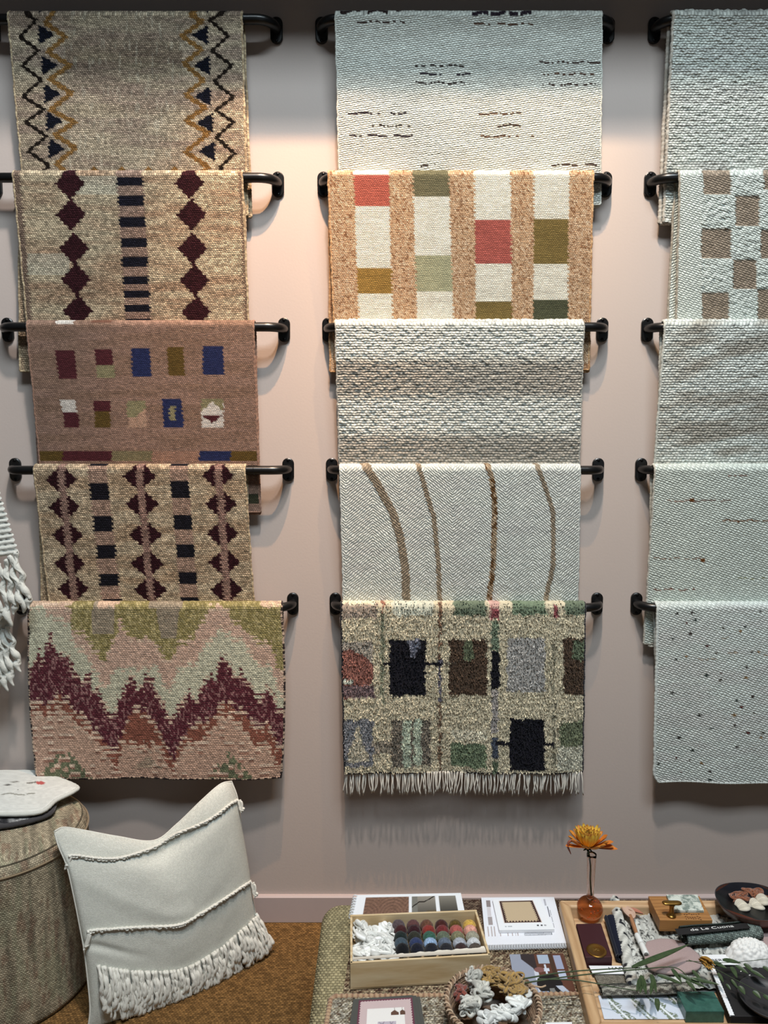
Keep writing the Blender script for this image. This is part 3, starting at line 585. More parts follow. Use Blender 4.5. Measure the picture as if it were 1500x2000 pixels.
rugs['R4'] = rug('rug', 'white diagonal-weave rug with a few thin brown flecked lines', tw2, 3, (1280, 1790), (1264, 1780), 1170, 1258, .030, (1268, 1770), 1262, pat_R4, lambda x, y: rel_boucle(x, y, 6., .0009, 15), bw, step=2.3, bindcol=((176, 172, 160), (196, 194, 182)))
rugs['R5'] = rug('rug', 'lowest rug of the right column, white with scattered dark specks', tw2, 4, (1285, 1790), (1279, 1780), 1500, 1528, .062, (1292, 1770), 1500, pat_R5, lambda x, y: rel_boucle(x, y, 6., .0009, 16), bw, bind_r=.004, free=True, step=2.3, corner=.012)
for o in [r[0] for r in rugs.values()]:
    if '_bottom' in o: del o['_bottom']

# pile of the shag rug: thousands of bent tufts, and its string fringe
o5, mid, X5, Z5, OFF5, (PX5, PY5, NR5, NU5, isf5) = rugs['M5']
rn = np.random.RandomState(5); f0 = int(np.argmax(isf5[:, 0])); f0 -= 12
gi, gj = np.meshgrid(np.arange(f0, NR5-1, 2), np.arange(1, NU5-1, 2), indexing='ij'); gi = gi.ravel(); gj = gj.ravel(); n = len(gi)
P0 = np.stack([X5[gi, gj], -OFF5[gi, gj], Z5[gi, gj]], 1)+rn.uniform(-.0018, .0018, (n, 3))*[1, 0, 1]
ang = vn(gi/5., gj/5., 3)*9+rn.uniform(-1.2, 1.2, n); dr = np.stack([np.cos(ang), 0*ang, np.sin(ang)-.5], 1)
side = np.stack([-np.sin(ang), 0*ang, np.cos(ang)], 1); ww = rn.uniform(.0013, .0020, n)[:, None]
nrm = np.array([0, -1., 0]); Lt = rn.uniform(.0035, .0065, n)[:, None]; hh = rn.uniform(.0035, .0065, n)[:, None]
M_ = P0+nrm*hh+dr*Lt*.35; T_ = P0+nrm*hh*.9+dr*Lt
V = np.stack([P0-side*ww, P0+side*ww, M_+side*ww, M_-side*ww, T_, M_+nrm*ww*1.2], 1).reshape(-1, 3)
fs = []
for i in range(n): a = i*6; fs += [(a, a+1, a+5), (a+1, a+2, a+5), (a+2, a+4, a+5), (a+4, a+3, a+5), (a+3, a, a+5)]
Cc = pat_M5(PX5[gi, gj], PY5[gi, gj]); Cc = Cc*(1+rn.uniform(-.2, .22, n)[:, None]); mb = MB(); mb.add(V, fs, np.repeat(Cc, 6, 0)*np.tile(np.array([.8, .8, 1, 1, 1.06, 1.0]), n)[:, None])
m_pile = wool('pile_wool', None, .0004, 900, .12)
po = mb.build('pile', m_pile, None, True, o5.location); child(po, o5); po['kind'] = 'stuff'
mb = MB(); rs = random.Random(3); xs0, xs1 = mid[-1, 0, 0]+.004, mid[-1, -1, 0]-.004; zb5 = mid[-1, 0, 2]
for i in range(150):
    x = xs0+(xs1-xs0)*(i+rs.uniform(-.5, .5))/149; y = -.066-rs.uniform(-.003, .003); L = rs.uniform(.056, .076); dx = rs.gauss(0, .006); ph = rs.uniform(0, 6)
    P = [(x+dx*t+.0025*math.sin(ph+t*5)*t, y-.004*math.sin(t*3)+rs.uniform(-.001, .001), zb5+.002-L*t) for t in np.linspace(0, 1, 9)]
    mb.add(*tube(P, .0015, 5))
fo = mb.build('fringe', wool('cotton_string', rgb(226, 222, 212), .0003, 900, .1), None, True, o5.location); child(fo, o5); fo['kind'] = 'stuff'; fo['label'] = 'white string fringe'

# ------------------------------------------------------------------ chunky throw at far left
m_knit = wool('chunky_white_wool', rgb(214, 214, 206), .0012, 260, .12)
def throw():
    nu, nv = 60, 190; u, v = np.meshgrid(np.linspace(0, 1, nu), np.linspace(0, 1, nv)); y0 = -.075
    TL, TR, BR, BL = [np.array(wp(*p)) for p in ((-330, 628, -.075), (-105, 628, -.075), (38, 1082, -.12), (-300, 1130, -.12))]
    P = (TL*(1-u[..., None])+TR*u[..., None])*(1-v[..., None])+(BL*(1-u[..., None])+BR*u[..., None])*v[..., None]
    rows = v*44; rr = np.abs(np.sin(rows*math.pi)); seg_ = np.abs(np.sin((u*22+np.floor(rows)*.5)*math.pi)); h = .009*np.sqrt(rr)*(.6+.4*seg_)
    P[..., 1] -= h; P[..., 0] += .004*np.sin(rows*math.pi*2)*(u > .95)
    back = P.copy()[::4, ::4]; back[..., 1] += .018
    mb = MB(); mb.add(P, gridfaces(nv, nu, flip=True)); nb_ = back.shape; mb.add(back, gridfaces(nb_[0], nb_[1]))
    # roll over the rail
    zt = ZR[2]; rl = []
    for a in np.linspace(0, math.pi, 12): rl.append([(x, -BAR_OFF-.02*math.cos(math.pi-a)*-1*-1, zt+.02*math.sin(a)) for x in np.linspace(TL[0], TR[0], 20)])
    rl = rl[::-1]; rl += [[(x, -.034, zt-.12*q) for x in np.linspace(TL[0], TR[0], 20)] for q in (.3, .6, 1)] if rl[-1][0][1] > -BAR_OFF else []
    mb.add(rl, gridfaces(len(rl), 20))
    o = mb.build('chunky_throw', m_knit, None, True, tuple(TR)); tag(o, 'chunky white knitted throw with thick tassels hanging at the left edge', 'throw')
    rs = random.Random(8)
    specs = [((28, 1078), (60, 1190)), ((20, 1085), (47, 1198)), ((10, 1092), (30, 1202)), ((0, 1100), (20, 1226)), ((-12, 1100), (2, 1215)), ((-28, 1104), (-20, 1222)), ((-46, 1104), (-44, 1218)), ((-64, 1106), (-60, 1224)), ((-84, 1108), (-84, 1220))]
    spec2 = [((14, 1222), (40, 1313)), ((6, 1228), (26, 1340)), ((-2, 1232), (14, 1350)), ((-14, 1234), (2, 1344)), ((-30, 1234), (-16, 1352)), ((-50, 1234), (-38, 1340))]
    for si, (sp_, yy) in enumerate(((specs, -.122), (spec2, -.095))):
        for (a, b_) in sp_:
            A = np.array(wp(*a, yy)); B = np.array(wp(*b_, yy)); n = 34; ph = rs.uniform(0, 6); mb = MB(); P = []; rr = []
            for i in range(n):
                t = i/(n-1); P.append(A+(B-A)*t+np.array([.0045*math.sin(ph+t*17), -.003*math.cos(ph+t*17), 0])); rr.append((.0062+.0020*math.sin(ph+t*29)*(.4+.6*t)+.004*t)*(1 if t < .85 else max(.12, 1-(t-.85)*5.5)))
            mb.add(*tube(P, rr, 9)); P2 = [np.array(p)+[.004*math.cos(ph+i*.9), -.004, .0] for i, p in enumerate(P[:-6])]; mb.add(*tube(P2, [r_*.6 for r_ in rr[:-6]], 7))
            c = mb.build('tassel', m_knit, None, True, tuple(TR)); child(c, o)
    # lower layer carrying the second tassel row
    A = [np.array(wp(*p)) for p in ((-300, 1000, -.085), (-60, 1000, -.085), (22, 1228, -.09), (-290, 1240, -.09))]
    u, v = np.meshgrid(np.linspace(0, 1, 40), np.linspace(0, 1, 60)); P = (A[0]*(1-u[..., None])+A[1]*u[..., None])*(1-v[..., None])+(A[3]*(1-u[..., None])+A[2]*u[..., None])*v[..., None]; P[..., 1] -= .007*np.abs(np.sin(v*24*math.pi))
    mb = MB(); mb.add(P, gridfaces(60, 40, flip=True)); child(mb.build('lower_layer', m_knit, None, True, tuple(TR)), o)
throw()

# ------------------------------------------------------------------ pouf with folded samples
PC = np.array([-1.02, -.245]); PR = .215; PH = .465
m_pouf = weave('pouf_tweed', 3.4, 4.6, .5, .34, .0016, gap=.36, fibre=.25)
def pouf():
    prof = []
    for a in np.linspace(0, 1, 5)[:-1]: prof.append((PR*.96+.04*PR*a, .012*a))
    for z in np.linspace(.012, PH-.045, 40): prof.append((PR*(1+.012*math.sin(z/PH*math.pi)), z))
    for a in np.linspace(0, math.pi/2, 10)[1:]: prof.append((PR-.03+.03*math.cos(a), PH-.045+.03*math.sin(a)))
    for r in np.linspace(PR-.035, 0.001, 24): prof.append((r, PH-.015+.014*math.sqrt(max(0, 1-(r/PR)**2))+.0))
    prof = np.array(prof); seg = 260; an = np.arange(seg)*2*math.pi/seg; L = np.concatenate([[0], np.cumsum(np.hypot(*np.diff(prof, axis=0).T))])
    V = np.stack([PC[0]+prof[:, 0:1]*np.cos(an), PC[1]+prof[:, 0:1]*np.sin(an), prof[:, 1:2]+0*an], 2).reshape(-1, 3)
    A = np.tile(an, len(prof)); LL = np.repeat(L, seg); top = np.repeat(prof[:, 1], seg) > PH-.02
    ux = A*PR*720; uy = LL*720; ux = np.where(top, V[:, 0]*720+V[:, 1]*360, ux); uy = np.where(top, V[:, 1]*720, uy)
    C_ = np.ones((len(V), 3))*cvt((192, 176, 146)); k = vn(ux/7, uy/90, 3); C_ = C_*(1-.22*np.clip((k-.4)*2, 0, 1))[:, None]
    kk = (vn(ux/6, uy/26, 7) > .7); C_[kk] = C_[kk]*.55+cvt((140, 104, 84))*.45; kk = vn(ux/9, uy/50, 12) > .7; C_[kk] = C_[kk]*.6+cvt((168, 170, 136))*.4
    mb = MB(); mb.add(V, gridfaces(len(prof), seg, wrap=True), C_, np.stack([ux, uy], 1)/100)
    o = mb.build('pouf', m_pouf, None, True, (PC[0], PC[1], 0)); tag(o, 'round tweed pouf standing on the sisal floor at lower left', 'pouf')
    P = [(PC[0]+(PR+.0015)*math.cos(a), PC[1]+(PR+.0015)*math.sin(a), PH-.043) for a in np.linspace(0, 2*math.pi, 160)]; mb = MB(); mb.add(*tube(P, .0028, 6, False), cvt((140, 120, 92)))
    child(mb.build('piping', wool('piping_cloth', None, .0006, 600, .2), None, True, (PC[0], PC[1], 0)), o)
pouf()
def sample(name, label, pts, z, th, colfn, mat, edgecol, puff=.004):
    """folded textile sample with a polygonal outline, built as a domed slab"""
    P = [tp(x, y, z) for x, y in pts]; n = len(P); c = sum(P, Vector())/n; mb = MB(); rings = []; path = smooth_path([tuple(p) for p in P]+[tuple(P[0])], n*10)[:-1]; m = len(path)
    cc = np.array(list(c)); V = []
    for f, dz in ((.985, -th), (1.0, -th*.75), (1.006, -th*.4), (.99, -.001), (.96, .001)): V.append(cc+(path-cc)*f+[0, 0, dz])
    for f in np.linspace(.93, 0.01, 34): V.append(cc+(path-cc)*f+[0, 0, .001+puff*(1-f**2)])
    V = np.concatenate(V); 
    pxy = np.array([proj(*q) for q in V]); mb.add(V, gridfaces(len(V)//m, m, wrap=True)+[tuple(range(m))[::-1]], colfn(pxy[:, 0], pxy[:, 1]), V[:, [0, 1]]*7.2)
    o = mb.build(name, mat, None, True, tuple(c)); tag(o, label, 'textile sample'); Pp = path+[0, 0, -th*.35]; Pp = np.concatenate([Pp, Pp[:1]]); k = len(Pp)
    mb = MB(); mb.add(*tube(Pp, th*.45*(1+.15*(np.arange(k) % 2)), 8, False), cvt(edgecol)); child(mb.build('edge_binding', bw, None, True, tuple(c)), o); return o
zp = PH+.006
sample('rug_sample', 'dark grey braided textile sample on the pouf beneath the white one', [(-150, 1503), (60, 1500), (112, 1530), (106, 1570), (84, 1592), (-10, 1612), (-150, 1612)], zp+.009, .014, lambda x, y: np.where((vn(x/3, y/3, 2) > .5)[:, None], cvt((60, 60, 64)), cvt((176, 176, 176))), bou, (66, 64, 66), .001)
def c_samp(x, y):
    C_ = base_mel(x, y, (214, 216, 210), .05, 5); dashes(C_, x, y, [(22, 70, 1528), (5, 20, 1533), (0, 70, 1551)], [(120, 116, 108), (40, 36, 30), (150, 150, 140)], 1.2)
    put(C_, np.hypot((x-79)/9, (y-1529)/3.2) < 1, (196, 84, 80)); put(C_, np.hypot((x-13)/4, (y-1533)/1.6) < 1, (44, 36, 28)); return C_
sample('rug_sample', 'white felted textile sample with a red dash lying on top of the pouf', [(-150, 1508), (60, 1505), (100, 1514), (148, 1533), (144, 1543), (110, 1560), (74, 1584), (-20, 1588), (-150, 1588)], zp+.026, .012, c_samp, wool('felted_sample', None, .0008, 260, .08), (206, 208, 200))

# ------------------------------------------------------------------ cushion
m_cush = weave('cushion_cotton', 2.2, 2.8, .5, .10, .0006, rgb(220, 222, 213), gap=.14, fibre=.14)
m_yarn = wool('cushion_yarn', rgb(222, 221, 212), .0012, 300, .15, stretch=(1, 1, .4))
def cushion():
    def crv(pts, d0, d1):
        P = [wp(x, y, -D+d0+(d1-d0)*i/(len(pts)-1)) for i, (x, y) in enumerate(pts)]; return P
    def res(P, n):
        P = smooth_path([tuple(p) for p in P], 160); L = np.concatenate([[0], np.cumsum(np.linalg.norm(np.diff(P, axis=0), axis=1))]); s_ = np.linspace(0, L[-1], n)
        return np.stack([np.interp(s_, L, P[:, q]) for q in range(3)], 1)
    N = 110
    top = res(crv([(106, 1624), (125, 1616), (165, 1622), (230, 1634), (300, 1642), (345, 1610), (395, 1562), (430, 1532), (452, 1526)], 1.73, 1.985), N)
    bot = res(crv([(172, 2010), (250, 2008), (330, 1990), (420, 1942), (512, 1862)], 1.69, 1.965), N)
    lef = res(crv([(106, 1624), (114, 1652), (130, 1690), (142, 1740), (156, 1810), (165, 1860), (172, 1920), (176, 1970), (172, 2010)], 1.73, 1.69), N)
    rig = res(crv([(452, 1526), (464, 1560), (472, 1620), (484, 1690), (491, 1740), (500, 1790), (508, 1835), (512, 1862)], 1.985, 1.965), N)
    s, t = np.meshgrid(np.linspace(0, 1, N), np.linspace(0, 1, N)); S = s[..., None]; T = t[..., None]
    B = top[None]*(1-T)+bot[None]*T+lef[:, None]*(1-S)+rig[:, None]*S-((1-S)*(1-T)*top[0]+S*(1-T)*top[-1]+(1-S)*T*bot[0]+S*T*bot[-1])
    nrm = np.cross(B[0, -1]-B[-1, 0], B[-1, -1]-B[0, 0]); nrm /= np.linalg.norm(nrm)
    if nrm[1] > 0: nrm = -nrm
    e = (np.clip(1-(2*s-1)**2, 0, 1)*np.clip(1-(2*t-1)**2, 0, 1))**.42
    dip = np.exp(-((s-.56)/.13)**2)*np.exp(-(t/.16)**2)
    fold = .012*np.exp(-((t-.06-.16*np.abs(s-.56))/.03)**2)*np.exp(-((s-.55)/.25)**2)+.006*np.exp(-((t-.56-.5*(s-.1)**2)/.02)**2)*np.exp(-((s-.1)/.15)**2)
    wr = .004*fbm(s*6, t*9, 3)+.009*vn(s*3+t*2, t*3, 6)+.004*np.exp(-((t-.22-.3*s)/.05)**2)*(s < .6)
    def front(s_, t_, e_, d_, f_, w_): return e_*(.062-.035*d_)-f_+w_*e_
    fh = front(s, t, e, dip, fold, wr); Fp = B+nrm*fh[..., None]; bh = e*(.045-.02*dip)
    bh = np.minimum(bh, np.maximum(0, (-.004-B[..., 1])/max(1e-6, -nrm[1])*.9)); Bp = B-nrm*bh[..., None]
    fl = lambda A: np.concatenate([A[..., :2], np.maximum(A[..., 2:], .002)], -1); Fp = fl(Fp); Bp = fl(Bp)
    mb = MB(); uv = np.stack([s*500, t*500], 2)/100; mb.add(Fp, gridfaces(N, N, flip=True), None, uv); mb.add(Bp, gridfaces(N, N), None, uv)
    org = (B[-1, 20, 0], B[-1, 20, 1], 0); o = mb.build('fringed_cushion', m_cush, None, True, org); tag(o, 'large cream cushion with braided bands and yarn fringe leaning beside the pouf', 'cushion')
    def at(ss, tt, lift=.0):
        i = min(N-1, max(0, ss*(N-1))); j = min(N-1, max(0, tt*(N-1))); i0, j0 = int(i), int(j); i1, j1 = min(N-1, i0+1), min(N-1, j0+1); a, b_ = i-i0, j-j0
        return (Fp[j0, i0]*(1-a)+Fp[j0, i1]*a)*(1-b_)+(Fp[j1, i0]*(1-a)+Fp[j1, i1]*a)*b_+nrm*lift
    rs = random.Random(2)
    # piped seam
    lp = np.concatenate([B[0, ::2], B[::2, -1], B[-1, ::-2], B[::-2, 0]]); lp[:, 2] = np.maximum(lp[:, 2], .003); mb = MB(); mb.add(*tube(lp, .0022, 6, False)); child(mb.build('seam', m_yarn, None, True, org), o)
    for (t0, t1, k) in ((.125, .10, 0), (.50, .56, 1)):
        mb = MB(); n = 220
        for off, ph in ((-.004, 0), (.004, math.pi)):
            P = [at(q, t0+(t1-t0)*q+(-.095*math.exp(-((q-.55)/.22)**2) if k == 0 else -.11*math.sin(q*math.pi)), .003+.0015*math.sin(q*140+ph))+np.array([0, 0, .0018*math.cos(q*140+ph)+.001*rs.random()]) for q in np.linspace(.03, .985, n)]
            mb.add(*tube(P, [.0026+.0011*rs.random() for _ in P], 6))
        for q in range(60 if k == 0 else 40):
            ss = rs.uniform(.05, .95); c = at(ss, t0+(t1-t0)*ss+(-.095*math.exp(-((ss-.55)/.22)**2) if k == 0 else -.11*math.sin(ss*math.pi)), .005); P = [c+np.array([.004*math.cos(a), -.003*math.sin(a*.5), .003*math.sin(a)]) for a in np.linspace(0, rs.uniform(3, 6), 8)]; mb.add(*tube(P, .0019, 5))
        for ss, sg in ((.05, -1), (.98, 1)):
            c = at(ss, t0 if sg < 0 else t1, .006)
            for q in range(3):
                P = [c+np.array([sg*(.004+.012*u_)+.004*math.sin(u_*5+q*2), -.006*u_, -.03*u_*(1.2 if k else .9)+.006*math.sin(u_*6+q)]) for u_ in np.linspace(0, 1, 14)]; mb.add(*tube(P, [.0038-.0022*abs(u_-.6) for u_ in np.linspace(0, 1, 14)], 7))
        child(mb.build('braided_band', m_yarn, None, True, org), o)
    nT = 50
    for i in range(nT):
        ss = .06+.93*(i+rs.uniform(-.3, .3))/(nT-1); ss = min(.995, max(.02, ss)); tt = .655+.095*ss-.04*math.sin(ss*math.pi)
        mb = MB()
        for q in range(3):
            L = rs.uniform(.19, .27)*(1-.12*ss); ph = rs.uniform(0, 6); P = []; rr = []; n = 20; dx = rs.uniform(-.012, .012)
            for a in np.linspace(0, 1, n):
                p = at(min(1, max(0, ss+(rs.random()-.5)*.002+dx*a)), min(.985, tt+L*a), .004+.010*math.sin(a*2.6)+.003*math.sin(ph+a*9)); p = p+np.array([.0045*math.sin(ph+a*11)*a+.03*max(0, ss-.8)/.2*a, 0, 0]); P.append(p); rr.append(.0029+.0018*math.sin(ph+a*13)**2+(.003*a if q == 0 else 0))
            rr[-1] = .001; mb.add(*tube(P, rr, 6))
        child(mb.build('yarn_tassel', m_yarn, None, True, org), o)
cushion()

# ------------------------------------------------------------------ low display table with cloths
ZT = .33
m_olive = weave('olive_boucle_cloth', 5.2, 6.5, .5, .38, .0026, rgb(172, 160, 124), gap=.4, fibre=.25)
m_tweed = weave('brown_tweed', 3.4, 5.0, .5, .5, .0018, gap=.5, fibre=.3)
xL = tp(606, 1950, ZT)[0]; yB = tp(700, 1756, ZT)[1]; xRt = 1.35; yF = -1.32
def table():
    e = empty('display_ottoman', 'low ottoman table draped with a pale olive woven cover', 'table', ((xL+xRt)/2, (yB+yF)/2, 0))
    # rounded cover: superellipse-edged cushion top and sides
    nu, nv = 200, 200; r = .035; x0, x1, y0, y1 = xL, xRt, yF, yB
    def ring(inset, z):
        P = []; rc = .05
        for cx, cy, a0 in ((x1-rc, y1-rc, 0), (x0+rc, y1-rc, 90), (x0+rc, y0+rc, 180), (x1-rc, y0+rc, 270)):
            for a in np.linspace(0, 90, 10): th = math.radians(a0+a); P.append((cx+(rc-inset)*math.cos(th), cy+(rc-inset)*math.sin(th), z))
        return P
    rings = [ring(.004, .05)]+[ring(0, z) for z in np.linspace(.07, ZT-r, 8)]+[ring(r*(1-math.cos(a)), ZT-r+r*math.sin(a)) for a in np.linspace(.15, math.pi/2, 8)]
    R = np.array(rings); n = R.shape[1]; mb = MB(); V = R.reshape(-1, 3); per = np.repeat(np.arange(R.shape[0]), n)
    # resample for UV: planar by dominant side
    uvx = V[:, 0]*720; uvy = V[:, 1]*720+V[:, 2]*720
    mb.add(V, gridfaces(R.shape[0], n, wrap=True)+[tuple(range((R.shape[0]-1)*n, R.shape[0]*n))], None, np.stack([uvx, uvy], 1)/100)
    child(mb.build('cover', m_olive, None, True), e)
    for x in (x0+.06, x1-.06):
        for y in (y0+.06, y1-.06): mb = MB(); mb.add(*tube([(x, y, 0), (x, y, .055)], .018, 16)); child(mb.build('leg', wood('leg_wood', rgb(90, 66, 44), rgb(120, 90, 60))), e)
table()
def c_tweed(u, v):
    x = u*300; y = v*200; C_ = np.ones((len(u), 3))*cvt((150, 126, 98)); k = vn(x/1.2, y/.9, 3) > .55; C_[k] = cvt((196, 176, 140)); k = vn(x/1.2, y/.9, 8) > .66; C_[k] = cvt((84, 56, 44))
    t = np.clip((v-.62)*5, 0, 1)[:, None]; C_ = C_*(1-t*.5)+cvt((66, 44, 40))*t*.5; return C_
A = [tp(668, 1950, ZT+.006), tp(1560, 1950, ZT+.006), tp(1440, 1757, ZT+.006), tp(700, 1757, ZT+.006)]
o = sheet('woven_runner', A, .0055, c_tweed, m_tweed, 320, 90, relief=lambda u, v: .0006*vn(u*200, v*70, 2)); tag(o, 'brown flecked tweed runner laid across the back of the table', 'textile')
def c_tw2(u, v):
    x = u*300; y = v*90; C_ = np.ones((len(u), 3))*cvt((176, 164, 138)); k = vn(x/1.3, y/1.1, 13) > .55; C_[k] = cvt((206, 198, 178)); k = vn(x/1.3, y/1.1, 18) > .64; C_[k] = cvt((112, 92, 74)); return C_
A = [tp(625, 2075, ZT+.0135), tp(1600, 2085, ZT+.0135), tp(1500, 1938, ZT+.0135), tp(647, 1946, ZT+.0135)]
m_rope = wool('binding_rope', None, .001, 500, .25)
o = sheet('woven_mat', A, .006, c_tw2, m_tweed, 300, 60, relief=lambda u, v: .0008*vn(u*220, v*40, 5)); tag(o, 'grey beige woven mat with rope-stitched border at the table front', 'textile')
P = np.array([list(A[0].lerp(A[3], t)) for t in np.linspace(0, .97, 90)]+[list(A[3].lerp(A[2], t)) for t in np.linspace(.01, 1, 400)]); n = len(P)
mb = MB(); V, fs = tube(P+[0, 0, -.001], .0052*(1+.2*np.sin(np.arange(n)*1.4)), 8); cc = np.where((np.arange(n) % 5 < 2)[:, None], cvt((150, 112, 86)), cvt((184, 150, 116))); mb.add(V, fs, np.repeat(cc, 8, 0)); mb.build('rope_border', m_rope, o)

# ------------------------------------------------------------------ printed things
m_print = vcol('printed_paper', .45); m_paper = plain('white_paper', rgb(232, 232, 234), .6, var=.02); m_wire = plain('white_wire', rgb(226, 228, 232), .35, 0, .5)
Z1 = ZT+.0075
def c_album(u, v):
    C_ = np.ones((len(u), 3))*cvt((232, 234, 238)); k = (u > .09) & (u < .50) & (v < .86); x = u*60; y = v*20
    C_[k] = (cvt((118, 86, 70))*(1+.22*(np.abs(np.sin(np.hypot(((u*4.3) % 1-.5)*9, v*7)*3))-.5))[:, None]*(1+.3*(vn(u*90, v*40, 2)-.5))[:, None])[k]
    k = (u > .53) & (u < .745) & (v < .86); C_[k] = (cvt((150, 142, 130))*(.55+.55*v)[:, None])[k]; put(C_, k & (u < .58+.0*v) & (v > .1), (120, 118, 110)); put(C_, k & (np.abs(v-(.35+.25*np.clip((u-.53)/.07, 0, 1)+.3*np.clip((u-.65)/.1, 0, 1))) < .03), (40, 34, 32)); put(C_, k & (u > .66) & (v < .18), (96, 84, 66))
    k = (u > .785) & (u < .945) & (v < .86); C_[k] = (cvt((140, 134, 122))*(.45+.6*v)[:, None])[k]; return C_
A = [tp(688, 1790, Z1+.03), tp(908, 1782, Z1+.03), tp(900, 1744, Z1+.03), tp(697, 1748, Z1+.03)]
# the album lies on a block of pages and extends under nothing; its front half is hidden behind the box
def spiral(name, A0, A1, n, r, parent, mat=m_wire):
    A0 = np.array(list(A0)); A1 = np.array(list(A1)); d = (A1-A0); dl = d/np.linalg.norm(d); side = np.cross(dl, [0, 0, 1.]); mb = MB()
    for i in range(n):
        c = A0+d*(i+.5)/n
        for q in (-.0011, .0011): P = [c+dl*q+side*r*math.cos(a)+np.array([0, 0, r*math.sin(a)]) for a in np.linspace(0, 2*math.pi, 15)]; mb.add(*tube(P, .0007, 5, False))
    return mb.build(name, mat, parent)
def book(name, label, A, th, colfn, nx, ny, bind, n, r, cat='notebook'):
    e = empty(name, label, cat, tuple(A[0]-Vector((0, 0, th))))
    pg = [p-Vector((0, 0, .0006)) for p in A]; mb = MB(); V, fs = prism(pg, th-.0006); mb.add(V, fs); child(bevel(mb.build('page_block', m_paper, smooth=False), .0008), e)
    c = sheet('cover', A, .0005, colfn, m_print, nx, ny); child(c, e)
    s_ = spiral('spiral_binding', bind[0], bind[1], n, r, None); child(s_, e); return e
book('photo_album', 'spiral-bound album showing three photographs behind the wooden yarn box', A, .029, c_album, 150, 50, (A[0]+Vector((-.003, 0, -.003)), A[3]+Vector((-.003, 0, -.003))), 8, .006)
def c_note(u, v):
    C_ = np.ones((len(u), 3))*cvt((228, 230, 238)); w_ = (vn(u*60, v*60, 3)-.5)*0
    put(C_, (u > .06) & (u < .115) & (v > .78) & (v < .93), (140, 128, 128)); put(C_, (u > .06) & (u < .115) & (v > .40) & (v < .57), (160, 150, 150)); put(C_, (u > .06) & (u < .11) & (v > .58) & (v < .77), (206, 200, 204))
    for x in (.05, .09, .13, .20, .29, .35, .39, .42): put(C_, (np.abs(u-x) < .006) & (v > .17) & (v < (.37 if x < .14 else .29)), (176, 162, 160))
    k = (u > .50) & (u < .86) & (v > .17) & (v < .30); put(C_, k & (np.sin(u*330+np.sin(v*90)*1.2) > .1), (70, 72, 82))
    put(C_, (np.abs(u-.86-.0*v) < .012) & (v > .8) & (v < .95), (176, 176, 186)); put(C_, (np.abs(u-.875) < .006) & (v > .55) & (v < .78), (90, 90, 104)); put(C_, (np.abs(u-.9) < .004) & (v > .3) & (v < .7) & (vn(u*3, v*14, 3) > .5), (110, 110, 120)); return C_
A = [tp(949, 1846, Z1+.012), tp(1106, 1842, Z1+.012), tp(1082, 1752, Z1+.012), tp(940, 1753, Z1+.012)]
book('notebook', 'large white wire-bound swatch book lying between yarn box and tray', A, .012, c_note, 160, 100, (A[0]+Vector((.0, -.003, -.004)), A[1]+Vector((0, -.003, -.004))), 30, .0055)
def c_note2(u, v):
    C_ = np.ones((len(u), 3))*cvt((234, 236, 240)); fx = (u > .12) & (u < .83) & (v > .22) & (v < .95); put(C_, fx, (206, 184, 172)); put(C_, (u > .135) & (u < .815) & (v > .235) & (v < .935), (58, 34, 36))
    zg = .012*np.sign(np.sin(v*110)); zh = .014*np.sign(np.sin(u*110)); put(C_, (u > .175+zg) & (u < .775+zg) & (v > .27+zh) & (v < .905), (196, 172, 138)); put(C_, (u > .12) & (u < .26) & (np.abs(v-.11) < .015) & (vn(u*90, 0*u, 2) > .4), (176, 180, 186))
    for x, c in ((.73, (50, 50, 52)), (.80, (60, 60, 64)), (.865, (160, 162, 166))): put(C_, np.hypot((u-x)/.022, (v-.13)/.022) < 1, c)
    return C_
A = [tp(975, 1817, Z1+.02), tp(1083, 1815, Z1+.02), tp(1055, 1755, Z1+.02), tp(962, 1757, Z1+.02)]
book('notebook', 'small white booklet with scalloped beige square on top of the swatch book', A, .0075, c_note2, 130, 90, (A[0]+Vector((.004, .002, -.004)), A[0]+Vector((.006, .002, -.004))), 1, .001)
def c_post(u, v):
    C_ = np.ones((len(u), 3))*cvt((96, 58, 44)); put(C_, (u < .42+.25*(.5-v)) & (u < .45), (146, 152, 170)); put(C_, (u < .45) & (v > .9-1.2*(u-.18)) & (u > .2), (54, 44, 46)); put(C_, (u > .38) & (u < .46) & (v < .6), (196, 200, 214))
    put(C_, (u > .5) & (u < .70) & (v > .76) & (v < .97), (160, 176, 196)); put(C_, (u > .79) & (u < .93) & (v > .62) & (v < .95), (150, 158, 186)); put(C_, (u > .79) & (u < .93) & (v > .40) & (v < .58), (176, 186, 210)); put(C_, (u > .70) & (u < .78), (72, 50, 38)); put(C_, (u > .56) & (u < .66) & (np.abs(v-.62) < .035) | (np.abs(u-.60) < .02) & (v > .5) & (v < .74), (200, 208, 222))
    put(C_, np.hypot((u-.48)/.09, (v-.62)/.06) < 1, (130, 86, 82)); put(C_, np.hypot((u-.6)/.22, (v-.28)/.24) < 1, (30, 27, 28)); put(C_, (u < .55) & (v < .14), (150, 160, 186)); put(C_, (v < .25) & (np.abs(u-.9+v*.6) < .06), (176, 184, 200)); put(C_, (v < .2) & (np.abs(u-.62) < .04+.1*(.2-v)), (120, 120, 118)); return C_
Z2 = ZT+.0085
o = sheet('postcard', [tp(1010, 1951, Z2), tp(1128, 1946, Z2), tp(1100, 1862, Z2), tp(995, 1864, Z2)], .0015, c_post, m_print, 120, 100); tag(o, 'glossy postcard of an interior with brown beams beside the basket', 'postcard')
